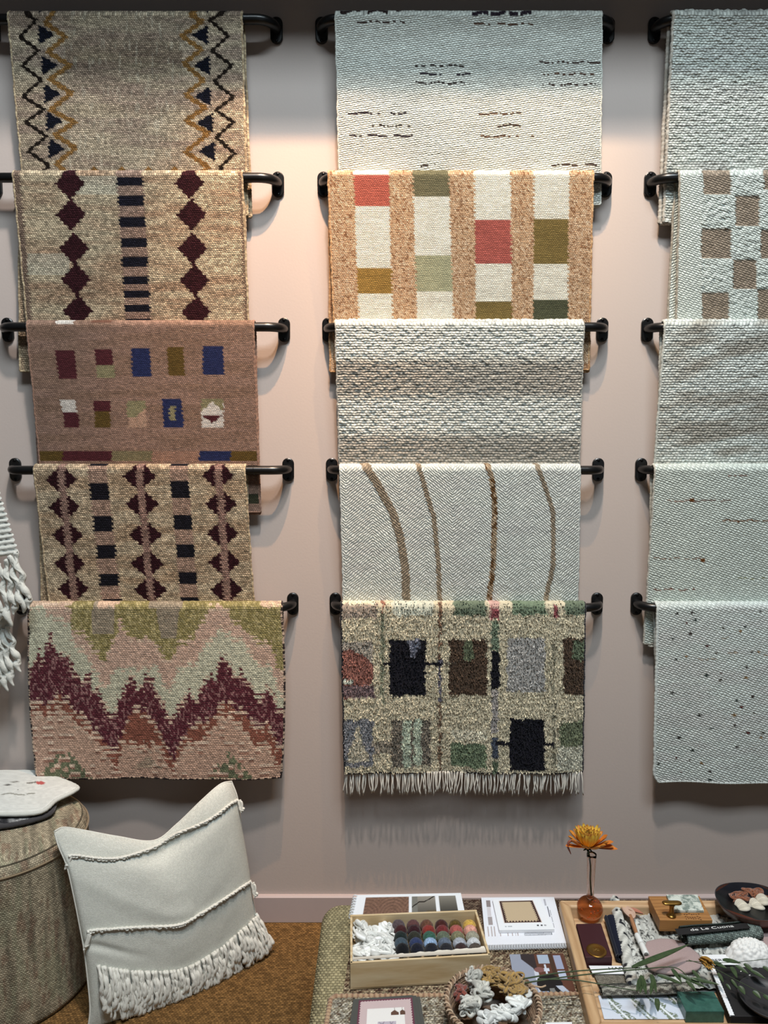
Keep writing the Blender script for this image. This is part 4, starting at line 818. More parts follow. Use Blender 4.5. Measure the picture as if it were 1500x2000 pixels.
# stacked cards bottom left
ZM = ZT+.0135+.0012
m_dcard = plain('dark_card', rgb(74, 74, 70), .8, var=.1)
for i, (dx, dy, lb) in enumerate(((14, 3, 'lowest dark grey card of the stack on the rope-edged mat'), (7, 1, 'middle dark grey card of the stack on the rope-edged mat'), (0, 0, 'uppermost dark grey card of the stack under the pink picture card'))):
    mb = MB(); V, fs = prism([tp(x+dx, y+dy, ZM+.004*(i+1)) for x, y in ((672, 2075), (828, 2070), (806, 1943), (690, 1951))], .0036); mb.add(V, fs); tag(bevel(mb.build('card', m_dcard, None, False), .0006), lb, 'card')
def c_pink(u, v):
    C_ = np.ones((len(u), 3))*cvt((196, 172, 172)); zg = .012*np.sin(v*150); zh = .01*np.sin(u*120)
    put(C_, (u < .035+zg*.8) | (u > .965+zg*.8) | (v > .975+zh*.5), (104, 52, 70)); put(C_, (u > .17) & (u < .83) & (v < .84), (226, 222, 218))
    for cx in (.66, .80): put(C_, (np.abs(u-cx) < (.80-v)*1.6+.005) & (v > .715) & (v < .80) & (np.abs(u-cx) < (.07 if cx < .7 else .045)), (96, 66, 54)); put(C_, (np.abs(u-cx) < .004) & (v > .79) & (v < .84), (120, 96, 84))
    k = (u > .36) & (u < .68) & (v > .28) & (v < .62); put(C_, k, (182, 172, 184)); put(C_, k & (np.abs(np.sin(u*38+4*vn(u*8, v*8, 2))*.5+.5-((v*7) % 1)) < .1), (140, 128, 144)); put(C_, (u > .26) & (u < .34) & (v > .50) & (v < .56) & (vn(u*60, v*60, 2) > .4), (150, 146, 146)); return C_
o = sheet('picture_card', [tp(690, 2075, ZM+.0140), tp(818, 2072, ZM+.0140), tp(805, 1948, ZM+.0140), tp(701, 1954, ZM+.0140)], .0016, c_pink, m_print, 130, 130); tag(o, 'pink scallop-edged picture card with two pendant lamps on the card stack', 'card')
mb = MB(); V, fs = prism([tp(x, y, ZM+.0015) for x, y in ((1064, 2045), (1122, 2045), (1117, 1996), (1066, 1997))], .0013); mb.add(V, fs); tag(mb.build('card', m_paper, None, False), 'small white card peeping in at the bottom edge left of the tray', 'card')

# ------------------------------------------------------------------ wooden yarn box
m_birch = wood('birch_wood', rgb(222, 202, 166), rgb(184, 152, 106), 'X', 7); m_liner = plain('pale_liner', rgb(226, 218, 204), .7, var=.05, scale=12)
HB = .065; Zb = ZT+.008; Zrim = Zb+HB-.004
FL, FR, BR_, BL_ = [tp(x, y, Zrim) for x, y in ((684, 1881), (958, 1865), (931, 1778), (684, 1788))]
def wallbox(name, a, b, z0, z1, t, mat, parent, inward):
    d = (b-a); d.z = 0; n = Vector((-d.y, d.x, 0)).normalized()*t*inward; mb = MB()
    top = [Vector((a.x, a.y, z1)), Vector((b.x, b.y, z1)), Vector((b.x+n.x, b.y+n.y, z1)), Vector((a.x+n.x, a.y+n.y, z1))]
    V, fs = prism(top, z1-z0); mb.add(V, fs); o = mb.build(name, mat, None, False); child(bevel(o, .0008), parent); return o
eb = empty('yarn_box', 'open birch box of wool samples on the table', 'box', tuple(Vector((FL.x, FL.y, Zb))))
wallbox('front_panel', FL, FR, Zb, Zrim, .005, m_birch, eb, 1); wallbox('side_panel', FR, BR_, Zb, Zrim, .005, m_birch, eb, 1); wallbox('back_panel', BR_, BL_, Zb, Zrim+.002, .005, m_birch, eb, 1); wallbox('side_panel', BL_, FL, Zb, Zrim, .005, m_birch, eb, 1)
mb = MB(); V, fs = prism([Vector((p.x, p.y, Zb+.004)) for p in (FL, FR, BR_, BL_)], .0035); mb.add(V, fs); child(mb.build('base_panel', m_birch, None, False), eb)
# paper liner folded along the front
a = FL.lerp(BL_, .09); b = FR.lerp(BR_, .09); c = FR.lerp(BR_, .26); d = FL.lerp(BL_, .17); n = 60; mb = MB(); V = []
for i in range(n):
    t = i/(n-1); p = a.lerp(b, .02+.96*t); q = d.lerp(c, .02+.96*t); z = Zrim-.003
    V += [(p.x, p.y, z), ((p.x+q.x)/2, (p.y+q.y)/2, z+.0005), (q.x, q.y+.0014*math.sin(t*40)+.001*math.sin(t*90), z-.006)]
V += [(x, y, z-.0009) for x, y, z in V]; N3 = n*3
fs = gridfaces(n, 3, flip=True)+gridfaces(n, 3, N3)+[(i*3, (i+1)*3, (i+1)*3+N3, i*3+N3) for i in range(n-1)]+[(i*3+2, i*3+2+N3, (i+1)*3+2+N3, (i+1)*3+2) for i in range(n-1)]
mb.add(V, fs); child(mb.build('paper_liner', m_liner), eb)
BC = [[('grey purple', (84, 70, 74)), ('brown maroon', (94, 58, 56)), ('brown', (104, 66, 48)), ('dark red brown', (70, 30, 26)), ('olive brown', (92, 72, 26)), ('mustard yellow', (206, 164, 66))],
      [('dark maroon', (66, 28, 30)), ('blackish maroon', (54, 22, 28)), ('brick red', (138, 46, 38)), ('deep red', (116, 42, 42)), ('coral red', (172, 84, 76)), ('light salmon pink', (214, 150, 130))],
      [('black green', (28, 38, 36)), ('dark moss', (48, 48, 38)), ('bottle green', (52, 94, 76)), ('sage green', (98, 108, 88)), ('olive grey', (124, 120, 88)), ('putty grey', (152, 148, 128))],
      [('slate blue', (62, 78, 90)), ('royal blue', (44, 56, 96)), ('sky blue', (138, 166, 200)), ('steel grey blue', (92, 104, 122)), ('pale blue grey', (162, 166, 176)), ('silver white', (196, 198, 200))],
      [('ink black', (16, 18, 22)), ('near black navy', (22, 24, 38)), ('charcoal navy', (28, 29, 38)), ('charcoal', (34, 34, 40)), ('dark plum brown', (56, 38, 38)), ('dark taupe', (78, 68, 60))]]
BX = [(525, 680, 820, 975, 1120, 1268), (548, 690, 840, 985, 1130, 1278), (550, 695, 850, 995, 1145, 1300), (555, 710, 860, 1010, 1165, 1312), (568, 722, 872, 1026, 1182, 1332)]; BY = (378, 434, 500, 568, 626)
seg = 28; th = np.linspace(0, math.pi, 18); base_v = []
for t_ in th:
    for a_ in np.arange(seg)*2*math.pi/seg: base_v.append((math.sin(t_)*math.cos(a_), math.sin(t_)*math.sin(a_), math.cos(t_)))
base_v = np.array(base_v); base_f = gridfaces(18, seg, wrap=True, flip=True)
PN = ('back', 'second', 'third', 'fourth', 'front')
for r in range(5):
    for c in range(6):
        p = tp(680+BX[r][c]*.1867, 1735+(BY[r]+22)*.1867, Zb+.044); nm, colr = BC[r][c]; rad = .0150
        rs = np.random.RandomState(r*6+c); k = 1+.06*(vn(base_v[:, 0]*9+r, base_v[:, 2]*9+c+base_v[:, 1]*5, 3)-.5)+rs.uniform(-.03, .03, len(base_v)); V = base_v*k[:, None]*rad*[1, .9, .95]+np.array(list(p))
        mb = MB(); mb.add(V, base_f, cvt(colr)*(1+rs.uniform(-.18, .18, len(V)))[:, None])
        # loose surface fibres
        m = 260; dv = rs.normal(size=(m, 3)); dv[:, 2] = np.abs(dv[:, 2]); dv /= np.linalg.norm(dv, axis=1)[:, None]; sd_ = np.cross(dv, rs.normal(size=(m, 3))); sd_ /= np.linalg.norm(sd_, axis=1)[:, None]
        b0 = np.array(list(p))+dv*rad*.93*[1, .9, .95]; tri = np.stack([b0-sd_*.0004, b0+sd_*.0004, b0+dv*.0022+sd_*rs.uniform(-.0015, .0015, (m, 1))], 1).reshape(-1, 3); mb.add(tri, [(3*i, 3*i+1, 3*i+2) for i in range(m)], cvt(colr)*1.15)
        o = mb.build('wool_ball', bw, None, True, tuple(p)); tag(o, '%s wool ball in the %s row of the box' % (nm, PN[r]), 'wool ball', 'wool balls in the birch box')

def tangle(name, label, cat, centres, mat, col, seed, thick=(.004, .008), npaths=10, loop=.02, stretch=1., z_min=None, parent=None, curl=5, kind=None):
    """clump of wool rovings: fat soft strands looping around the given centres"""
    rs = random.Random(seed); mb = MB()
    for (c, rx, ry, rz) in centres:
        for i in range(npaths):
            ph = [rs.uniform(0, 6.28) for _ in range(6)]; f = [rs.uniform(.7, 1.8) for _ in range(3)]; P = []; n = 44; t0 = rs.uniform(.35, 1)
            for t in np.linspace(0, curl, n):
                p = np.array([c[0]+rx*t0*math.sin(f[0]*t+ph[0])*(.7+.3*math.sin(t*2+ph[3])), c[1]+ry*t0*math.sin(f[1]*t+ph[1]), c[2]+rz*math.sin(f[2]*t+ph[2])*math.sqrt(max(.1, 1.05-t0*t0))])
                if z_min is not None: p[2] = max(p[2], z_min+.004)
                P.append(p)
            th = rs.uniform(*thick); rr = [th*(.75+.35*math.sin(t*7+ph[4]))*min(1, .25+6*min(t, 1-t)) for t in np.linspace(0, 1, n)]; V, fs = tube(P, rr, 9)
            k = rs.uniform(.88, 1.08); mb.add(V, fs, cvt(col)*k*(1+.12*np.sin(np.tile(np.arange(9), n)*2.1+ph[5]))[:, None])
    o = mb.build(name, mat, None, True, tuple(centres[0][0])); 
    if label: tag(o, label, cat)
    return o
m_fleece = wool('fleece', None, .0008, 420, .12, stretch=(1, 1, 1), sheen=.5, rough=.7)
cs = [(tuple(tp(x, y, Zb+.038)),   .024, .017, .014) for x, y in ((708, 1836), (730, 1848), (752, 1836), (708, 1862), (735, 1866), (758, 1860), (756, 1818), (705, 1812), (728, 1826))]
tangle('wool_roving', 'white curly fleece filling the left end of the birch box', 'wool', cs, m_fleece, (226, 226, 220), 4, (.003, .006), 11, z_min=Zb+.006)

# ------------------------------------------------------------------ basket with yarn
ctr = tp(962, 1968, Zb+.052); BRd = 90*mpp(ctr); m_bask = wool('basket_fibre', None, .0008, 350, .3)
def basket():
    z0 = ZT+.0155; h = Zb+.062-z0; n = 13; e = empty('basket', 'round coiled grass basket holding yarn at the table front', 'basket', (ctr.x, ctr.y, z0)); mb = MB(); rs = random.Random(6)
    for i in range(n):
        t = i/(n-1); r = BRd*(.84+.16*math.sin(t*1.45)); z = z0+.003+h*t; P = [(ctr.x+(r+.0006*math.sin(a*9+i))*math.cos(a), ctr.y+r*math.sin(a), z+.001*math.sin(a*7+i*2)) for a in np.linspace(0, 2*math.pi, 90)]; k = len(P)
        V, fs = tube(P, .0034, 7, False); cc = np.where((h2(np.arange(k), 0*np.arange(k)+i, 2) > .5)[:, None], cvt((164, 134, 104)), cvt((136, 106, 82))); mb.add(V, fs, np.repeat(cc, 7, 0))
    child(mb.build('wall', m_bask), e)
    mb = MB(); V, fs = lathe([(0.001, 0), (BRd*.84, 0), (BRd*.84, .004), (.001, .004)], 40, (ctr.x, ctr.y, z0)); mb.add(V, fs, cvt((130, 104, 80))); child(mb.build('base', m_bask), e)
    mb = MB()
    for i in range(64):
        a = i*2*math.pi/64; c = np.array([ctr.x+BRd*math.cos(a), ctr.y+BRd*math.sin(a), z0+.003+h]); rd = np.array([math.cos(a), math.sin(a), 0]); tg = np.array([-math.sin(a), math.cos(a), 0])
        P = [c+rd*.0048*math.cos(q)+np.array([0, 0, .0048*math.sin(q)])+tg*(q-1.5)*.0022 for q in np.linspace(-1.2, 4.2, 12)]; V, fs = tube(P, .0017, 5); mb.add(V, fs, cvt((196, 168, 138) if i % 2 else (150, 118, 92)))
    child(mb.build('rim_lacing', m_bask), e)
    P = [tp(x, y, Zb+.066) for x, y in ((1020, 1908), (1035, 1922), (1055, 1928), (1066, 1925))]; mb = MB(); V, fs = tube(smooth_path([tuple(p) for p in P], 20), .0016, 6); mb.add(V, fs, cvt((190, 160, 128))); child(mb.build('loose_strand', m_bask), e)
basket()
zq = Zb+.040
def cpt(x, y, z, rx, ry, rz): return (tuple(tp(x, y, z)), rx, ry, rz)
tangle('wool_roving', 'mustard brown wool roving at the back of the basket', 'wool', [cpt(962, 1908, zq+.026, .028, .02, .014), cpt(1000, 1922, zq+.028, .030, .022, .018), cpt(1008, 1938, zq+.026, .02, .016, .014)], m_fleece, (162, 126, 66), 11, (.0022, .0042), 26, z_min=ZT+.03)
tangle('yarn_skein', 'marled grey and cream yarn skein rising out of the basket', 'yarn', [cpt(926, 1912, zq+.035, .017, .014, .024), cpt(940, 1938, zq+.03, .022, .016, .018), cpt(916, 1965, zq+.022, .026, .017, .016)], m_fleece, (190, 188, 178), 12, (.003, .0052), 16, z_min=ZT+.03)
tangle('wool_roving', 'white wool roving at the front right of the basket', 'wool', [cpt(985, 1978, zq+.02, .032, .016, .012), cpt(1012, 1964, zq+.022, .028, .016, .012), cpt(958, 1990, zq+.018, .024, .012, .010), cpt(1024, 1945, zq+.014, .016, .014, .01)], m_fleece, (216, 218, 214), 13, (.0036, .006), 14, z_min=ZT+.03)
tangle('wool_roving', 'rust red wool roving at the left side of the basket', 'wool', [cpt(898, 1938, zq+.02, .015, .018, .014)], m_fleece, (140, 66, 52), 14, (.003, .005), 9, z_min=ZT+.03)

# ------------------------------------------------------------------ oak tray
m_oak = wood('oak_tray_wood', rgb(212, 180, 142), rgb(170, 130, 92), 'X', 6, .45); m_oakY = wood('oak_tray_rail', rgb(208, 174, 134), rgb(160, 122, 84), 'Y', 6, .45)
zt0 = ZT+.009; ztr = zt0+.040
TBL, TBR, TFR, TFL = tp(1092, 1757, ztr), tp(1640, 1757, ztr), tp(1830, 2022, ztr), tp(1156, 2012, ztr)
et = empty('serving_tray', 'oak tray with raised rims holding samples and flowers', 'tray', (TFL.x, TFL.y, zt0))
ix = lambda p: Vector((p.x, p.y, 0))
W_ = .024
def inset(a, b, c, d, t):   # inward offset quad corners (a FL,b FR,c BR,d BL)
    Q = [ix(p) for p in (a, b, c, d)]; out = []
    for i in range(4):
        p0, p1, p2 = Q[i-1], Q[i], Q[(i+1) % 4]; d1 = (p1-p0).normalized(); d2 = (p2-p1).normalized(); n1 = Vector((-d1.y, d1.x, 0)); n2 = Vector((-d2.y, d2.x, 0)); bis = (n1+n2).normalized(); out.append(p1+bis*t/max(.3, bis.dot(n1)))
    return out
Q0 = [TFL, TFR, TBR, TBL]; Q1 = inset(*Q0, W_)
for i, (nm, mt) in enumerate((('front_rim', m_oak), ('side_rim', m_oakY), ('back_rim', m_oak), ('side_rim', m_oakY))):
    a, b = ix(Q0[i]), ix(Q0[(i+1) % 4]); a1, b1 = Q1[i], Q1[(i+1) % 4]; mb = MB(); V, fs = prism([Vector((p.x, p.y, ztr)) for p in (a, b, b1, a1)], ztr-zt0); mb.add(V, fs); child(bevel(mb.build(nm, mt, None, False), .005, 4), et)
mb = MB(); V, fs = prism([Vector((p.x, p.y, zt0+.008)) for p in inset(*Q0, .01)], .0075); mb.add(V, fs); child(mb.build('base_panel', m_oak, None, False), et)
ZF = zt0+.0085

# vase
vb = tp(1151, 1793, ZF); pm = mpp(vb); Rb = 25*pm
m_glass, nt, b = newmat('amber_glass'); b.inputs['Base Color'].default_value = rgb(236, 150, 96); b.inputs['Transmission Weight'].default_value = 1; b.inputs['Roughness'].default_value = .02; b.inputs['IOR'].default_value = 1.45
m_glass2, nt, b = newmat('rose_glass'); b.inputs['Base Color'].default_value = rgb(252, 240, 234); b.inputs['Transmission Weight'].default_value = 1; b.inputs['Roughness'].default_value = .02; b.inputs['IOR'].default_value = 1.4
ztop = wp(1156, 1668, vb.y)[2]; hN = ztop-ZF
ev = empty('bud_vase', 'amber glass bud vase with a ball base in the tray', 'vase', (vb.x, vb.y, ZF))
def shell(prof_o, prof_i, seg=40): return lathe(prof_o+prof_i[::-1], seg)
bo = [(.006, -.0001)]+[(Rb*math.sin(a), Rb*.86-Rb*.86*math.cos(a)) for a in np.linspace(.35, math.pi-.36, 22)]
zn = bo[-1][1]; mb = MB(); V, fs = lathe([(.001, bo[1][1]*0+.0005)]+bo+[(.001, zn)], 40, (vb.x, vb.y, ZF)); mb.add(V, fs); child(mb.build('ball_base', m_glass), ev)
ro = lambda t: .0080+.0032*t; hz = hN-zn; out = [(ro(t), zn+.0003+hz*t) for t in np.linspace(0, 1, 16)]; inn = [(ro(t)-.0013, zn+.003+(hz-.003)*t) for t in np.linspace(0, 1, 16)]
mb = MB(); V, fs = lathe([(.001, zn+.0003)]+out+[(ro(1)-.0006, zn+hz+.0006)]+inn[::-1]+[(.001, zn+.003)], 40, (vb.x, vb.y, ZF)); mb.add(V, fs); child(mb.build('neck', m_glass2), ev)
mb = MB(); rs = random.Random(1)
for i in range(46):
    a = rs.uniform(0, 6.28); q = rs.uniform(.3, 1); rr = Rb*.78*q; c = np.array([vb.x+rr*math.cos(a)*math.sin(1.3), vb.y+rr*math.sin(a), ZF+Rb*.95+rs.uniform(-.75, .25)*Rb*math.sqrt(max(.05, 1-q*q*.8))]); mb.add(base_v[::1]*rs.uniform(.0006, .0016)+c, base_f)
child(mb.build('bubbles', plain('amber_bubble', rgb(240, 150, 80), .15, 0, .8)), ev)
fc = wp(1148, 1655, vb.y); fz = fc.z; pr = 48*mpp(fc)
m_petal, nt, b = newmat('petal'); a_ = nt.nodes.new('ShaderNodeAttribute'); a_.attribute_name = 'Col'; nt.links.new(a_.outputs['Color'], b.inputs['Base Color']); b.inputs['Roughness'].default_value = .5; b.inputs['Subsurface Weight'].default_value = .15; b.inputs['Subsurface Scale'].default_value = .003
m_stem = plain('stem_green', rgb(58, 72, 44), .55, var=.2, scale=200)
ef = empty('chrysanthemum', 'yellow and orange chrysanthemum standing in the amber bud vase', 'flower', (fc.x, fc.y, fz))
mb = MB(); zbend = ZF+zn+.008; P = smooth_path([(vb.x+.003, vb.y, zbend), (vb.x-.001, vb.y+.001, zbend+.04), (vb.x-.002, vb.y, zbend+.075), (fc.x, fc.y, fz)], 30); mb.add(*tube(P, .0021, 10)); child(mb.build('stem', m_stem), ef)
def leafmesh(L, W, n=9, m=5, cup=.3, bend=0., blunt=0):
    V = []
    for i in range(n):
        t = i/(n-1); wd = (W*math.sin(math.pi*min(1, .06+t*.94)**.75)**.8 if not blunt else W*(.35+.65*t)*min(1, 4.2*(1.02-t))**.6) if t < 1 else W*.12*blunt
        for j in range(m):
            q = (j/(m-1)-.5)*2; V.append((q*wd*.5, t*L-abs(bend)*t*t*L*.25, cup*wd*q*q*.6+bend*t*t*L))
    return np.array(V), gridfaces(n, m)
def orient(V, pos, d, up=(0, 0, 1), roll=0):
    d = Vector(d).normalized(); s_ = d.cross(Vector(up)).normalized(); u_ = s_.cross(d); M_ = np.array([list(s_), list(d), list(u_)]); 
    if roll:
        c, s2_ = math.cos(roll), math.sin(roll); V = np.stack([V[:, 0]*c-V[:, 2]*s2_, V[:, 1], V[:, 0]*s2_+V[:, 2]*c], 1)
    return V@M_+np.array(list(pos))
mb = MB()
for i in range(14): a = i*2*math.pi/14; V, fs = leafmesh(.014, .006, 6, 3); mb.add(orient(V, (fc.x, fc.y, fz-.003), (math.cos(a), math.sin(a), .25 if i % 2 else -.15)), fs)
child(mb.build('calyx', plain('calyx_green', rgb(44, 60, 34), .6, var=.2, scale=200)), ef)
rs = random.Random(9)
layers = [(14, .28, .95, .0125), (16, .50, .86, .0105), (18, .75, .76, .0095), (18, .98, .68, .009), (15, 1.18, .60, .0085), (11, 1.35, .52, .008), (7, 1.48, .46, .007)]
for li, (n, el, lf, wd) in enumerate(layers):
    for i in range(n):
        a = (i+.5*(li % 2))*2*math.pi/n+rs.uniform(-.1, .1); e_ = el+rs.uniform(-.06, .06); L = pr*lf*rs.uniform(.9, 1.06); V, fs = leafmesh(L, wd*1.12, 11, 5, .8, .28 if li < 2 else -.0, 1)
        if li >= 1: V[:, 2] += 0; t = V[:, 1]/L; V[:, 2] += -.0+.35*L*np.clip(t-.1, 0, 1)**2*(1 if li < 3 else .9)
        d = (math.cos(a)*math.cos(e_), math.sin(a)*math.cos(e_), math.sin(e_)); W2 = orient(V, (fc.x+math.cos(a)*.002, fc.y+math.sin(a)*.002, fz+.001*li), d)
        t = np.clip(V[:, 1]/L, 0, 1)[:, None]; tip = cvt((164, 76, 34)); body = cvt((252, 208, 70)) if li > 0 else cvt((220, 140, 44)); C_ = body*(1-np.clip((t-.84)/.16, 0, 1)**1.2)+tip*np.clip((t-.84)/.16, 0, 1)**1.2
        if li >= 5: C_ = C_*.85+tip*.15
        mb = MB(); mb.add(W2, fs, C_); child(mb.build('petal', m_petal), ef)
for (dx, dz, L, r0) in ((1.0, .0, .058, 0), (.95, .35, .052, 1), (.75, .75, .05, 2), (-1, .15, .05, 3), (.9, .12, .05, 4)):
    V, fs = leafmesh(L, .020, 11, 5, .3, .05, 1); mb = MB(); mb.add(orient(V, (fc.x+.008*np.sign(dx), fc.y-.006, fz+.003), (dx, -.2, dz)), fs, cvt((206, 112, 30))*(1+.1*r0*.3)); child(mb.build('petal', m_petal), ef)
P = smooth_path([tuple(wp(1130, 1648, fc.y-.01)), tuple(wp(1115, 1642, fc.y-.012)), tuple(wp(1109, 1652, fc.y-.012)), tuple(wp(1115, 1668, fc.y-.01))], 16); mb = MB(); V, fs = tube(P, [.0008+.0022*math.sin(math.pi*t) for t in np.linspace(0.05, .98, len(P))], 8); mb.add(V, fs, cvt((150, 84, 66))); child(mb.build('petal', m_petal), ef)

# maroon case, navy roll
m_mar = plain('maroon_leather', rgb(58, 24, 30), .55, 0, .35, .05, 300, .0002); m_brass = plain('aged_brass', rgb(150, 112, 56), .32, .95, .5, .15, 60, .0003); m_navy = wool('navy_velvet', rgb(20, 24, 40), .0005, 500, .2, sheen=.1)
zc_ = ZF+.026; e = empty('leather_case', 'long maroon leather case with a brass disc in the tray', 'case', tuple(tp(1145, 1873, ZF)))
mb = MB(); V, fs = prism([tp(x, y, zc_) for x, y in ((1143, 1870), (1196, 1869), (1174, 1803), (1125, 1804))], .0255); mb.add(V, fs); child(bevel(mb.build('body', m_mar, None, False), .0015), e)
pc = tp(1165, 1857, zc_); mb = MB(); V, fs = lathe([(.0215, -.0002), (.0215, .0012), (.020, .0020), (.016, .0022), (.015, .0016), (.001, .0018)], 40, tuple(pc)); mb.add(V, fs); dk = mb.build('brass_disc', m_brass); child(dk, e); dk['label'] = 'brass disc'
mb = MB()
for q in range(5): P = [tp(1159+2.6*q+1.2*math.sin(a*3+q), 1855+2.2*math.cos(a*2.2+q), zc_+.0021) for a in np.linspace(0, 2, 8)]; mb.add(*tube([tuple(p) for p in P], .00035, 4))
g_ = mb.build('engraving', plain('engraved_brass', rgb(190, 156, 90), .4, .8)); g_.parent = dk; g_.matrix_parent_inverse = dk.matrix_parent_inverse.inverted() if False else Matrix.Identity(4)
dk.matrix_parent_inverse = Matrix.Translation(-e.location)
def roll(name, label, p0, p1, rx, rz, mat, cat, z0, turns=1.6, th=.0025, col=None, endt=0):
    """rolled cloth: spiral section swept from p0 to p1 (photo points on the surface z0)"""
    A = np.array(list(tp(*p0, z0))); B = np.array(list(tp(*p1, z0))); d = (B-A); L = np.linalg.norm(d); dl = d/L; sd_ = np.cross(dl, [0, 0, 1.]); n = 90; mb = MB(); m = 40; T = np.linspace(0, turns*2*math.pi, n)
    k = 1-.55*T/T[-1]*(turns/2.2); sec = [(rx*k[i]*math.cos(T[i]+2.4), rz*k[i]*math.sin(T[i]+2.4)+rz) for i in range(n)]; sec2 = [(x*(1-th/rx), (z-rz)*(1-th/rz)+rz) for x, z in sec]; full = sec+sec2[::-1]; K = len(full); V = []
    per = np.concatenate([[0], np.cumsum(np.hypot(*np.diff(np.array(full), axis=0).T))])
    for i in range(m):
        t = i/(m-1.); c = A+d*t
        for x, z in full: V.append(c+sd_*x+np.array([0, 0, z+.0006*math.sin(t*9)]))
    fs = gridfaces(m, K, wrap=True)
    uv = np.stack([np.tile(per, m)*720, np.repeat(np.linspace(0, L, m), K)*720], 1)/100
    mb.add(V, fs, col(uv[:, 0]*100, uv[:, 1]*100) if col else None, uv)
    for e0 in (0, (m-1)*K): mb.f.extend([(e0+i, e0+i+1, e0+K-2-i, e0+K-1-i) for i in range(n-1)])
    o = mb.build(name, mat, None, True, tuple(A)); return tag(o, label, cat)
roll('fabric_roll', 'dark navy velvet roll beside the maroon case', (1217, 1882), (1193, 1804), .0165, .013, m_navy, 'fabric', ZF)

# chunky knit swatch
def knit():
    Zk = ZF+.014; A = [np.array(list(tp(x, y, Zk))) for x, y in ((1240, 1928), (1580, 1925), (1480, 1757), (1203, 1760))]
    e = empty('knitted_swatch', 'thick marled grey-white knitted swatch with braided edge spread in the tray', 'textile', tuple(A[0]-np.array([0, 0, .014])))
    nx, ny = 230, 130; u, v = np.meshgrid(np.linspace(0, 1, nx), np.linspace(0, 1, ny)); U = u[..., None]; Vv = v[..., None]; P = (A[0]*(1-U)+A[1]*U)*(1-Vv)+(A[3]*(1-U)+A[2]*U)*Vv
    d, i_ = worley(u.ravel()*36, v.ravel()*17, 5); h = .009*np.clip(1-d*1.05, 0, 1)**.55*(.6+.5*i_); P[..., 2] += h.reshape(ny, nx)-.009
    st = vn(u.ravel()*110+v.ravel()*40, v.ravel()*60, 6); C_ = cvt((190, 190, 182))*(1-.7*np.clip((st-.50)*4, 0, 1)*(i_ > .3))[:, None]; C_ *= (.9+.2*i_)[:, None]
    mb = MB(); mb.add(P, gridfaces(ny, nx), C_); Bt = P[::10, ::10].copy(); Bt[..., 2] = ZF+.001; mb.add(Bt, gridfaces(Bt.shape[0], Bt.shape[1], flip=True), (.5, .5, .5))
    child(mb.build('knit_panel', m_kn), e)
    # braided left edge
    mb = MB(); a, b_ = A[0]+[-.004, 0, .002], A[3]+[-.004, 0, .004]; n = 260
    for s_ in range(3):
        P = []; cc = []
        for k in range(n): t = k/(n-1.); ph = t*math.pi*2*11+s_*2.094; P.append(a+(b_-a)*t+np.array([.0065*math.cos(ph), 0, .0055*math.sin(ph*1.0)])); cc.append(cvt((30, 32, 38)) if vn(np.array(t*70.+s_*9), np.array(0.), 3) > .72 else cvt((210, 208, 198))*(.92+.1*math.sin(k)))
        V, fs = tube(P, .0062, 8); mb.add(V, fs, np.repeat(np.array(cc), 8, 0))
    child(mb.build('braided_edge', m_kn), e)
m_kn = wool('marled_wool', None, .001, 380, .22); knit()
# roving-like white lumps at the swatch's front edge
Zk2 = ZF+.017
# wooden spoon brush
m_beech = wood('beech', rgb(176, 128, 92), rgb(150, 102, 70), 'Y', 20); m_cer = plain('white_glaze', rgb(228, 228, 224), .3, 0, .5, coat=.3)
e = empty('clay_tool', 'wooden tool with white tubular handle lying on the knitted swatch', 'tool', tuple(tp(1262, 1868, Zk2)))
zt_ = Zk2+.010; P = [tuple(tp(x, y, zt_)) for x, y in ((1231, 1788), (1237, 1806), (1244, 1826))]; mb = MB(); mb.add(*tube(smooth_path(P, 20), [.0036+.0012*math.sin(t*3) for t in np.linspace(0, 1, len(smooth_path(P, 20)))], 12)); child(mb.build('shaft', m_beech), e)
d = (tp(1216, 1768, zt_)-tp(1234, 1792, zt_)); V, fs = leafmesh(d.length*1.15, .026, 12, 7, .35, 0.); V2 = V.copy(); V2[:, 2] -= .003; mb = MB(); p0 = tp(1236, 1794, zt_+.001); mb.add(orient(V, p0, d), fs); mb.add(orient(V2, p0, d), [f[::-1] for f in fs]); child(mb.build('blade', plain('pinkish_wood', rgb(196, 164, 144), .5, var=.1)), e)
V, fs = leafmesh(.034, .014, 10, 5, .3, 0.); V2 = V.copy(); V2[:, 2] -= .002; mb = MB(); p1 = tp(1234, 1790, zt_+.002); d1 = tp(1250, 1782, zt_)-tp(1226, 1774, zt_); mb.add(orient(V, tp(1228, 1775, zt_+.002), d1), fs); mb.add(orient(V2, tp(1228, 1775, zt_+.002), d1), [f[::-1] for f in fs]); child(mb.build('tongue', plain('terracotta_wood', rgb(166, 106, 84), .5, var=.1)), e)
for a, b_ in (((1244, 1826), (1252, 1842)), ((1253, 1844), (1262, 1864))):
    P = [np.array(list(tp(*a, zt_))), np.array(list(tp(*b_, zt_)))]; n = 10; Q = [P[0]+(P[1]-P[0])*t for t in np.linspace(0, 1, n)]; mb = MB(); mb.add(*tube(Q, [.0062+.0006*t for t in np.linspace(0, 1, n)], 20)); Q2 = [Q[-1]+(P[1]-P[0])*.004, Q[-1]-(P[1]-P[0])*.25]; 
    hs = mb.build('handle_sleeve', m_cer); child(hs, e)
mb = MB(); mb.add(*tube([Q[-1]+(P[1]-P[0])*.001, Q[-1]+(P[1]-P[0])*.006], .0045, 18)); child(mb.build('bore_shade_disc', plain('shaded_hole', rgb(110, 108, 104), .8)), e)  # solid end disc, its grey stands in for shade inside the hollow handle

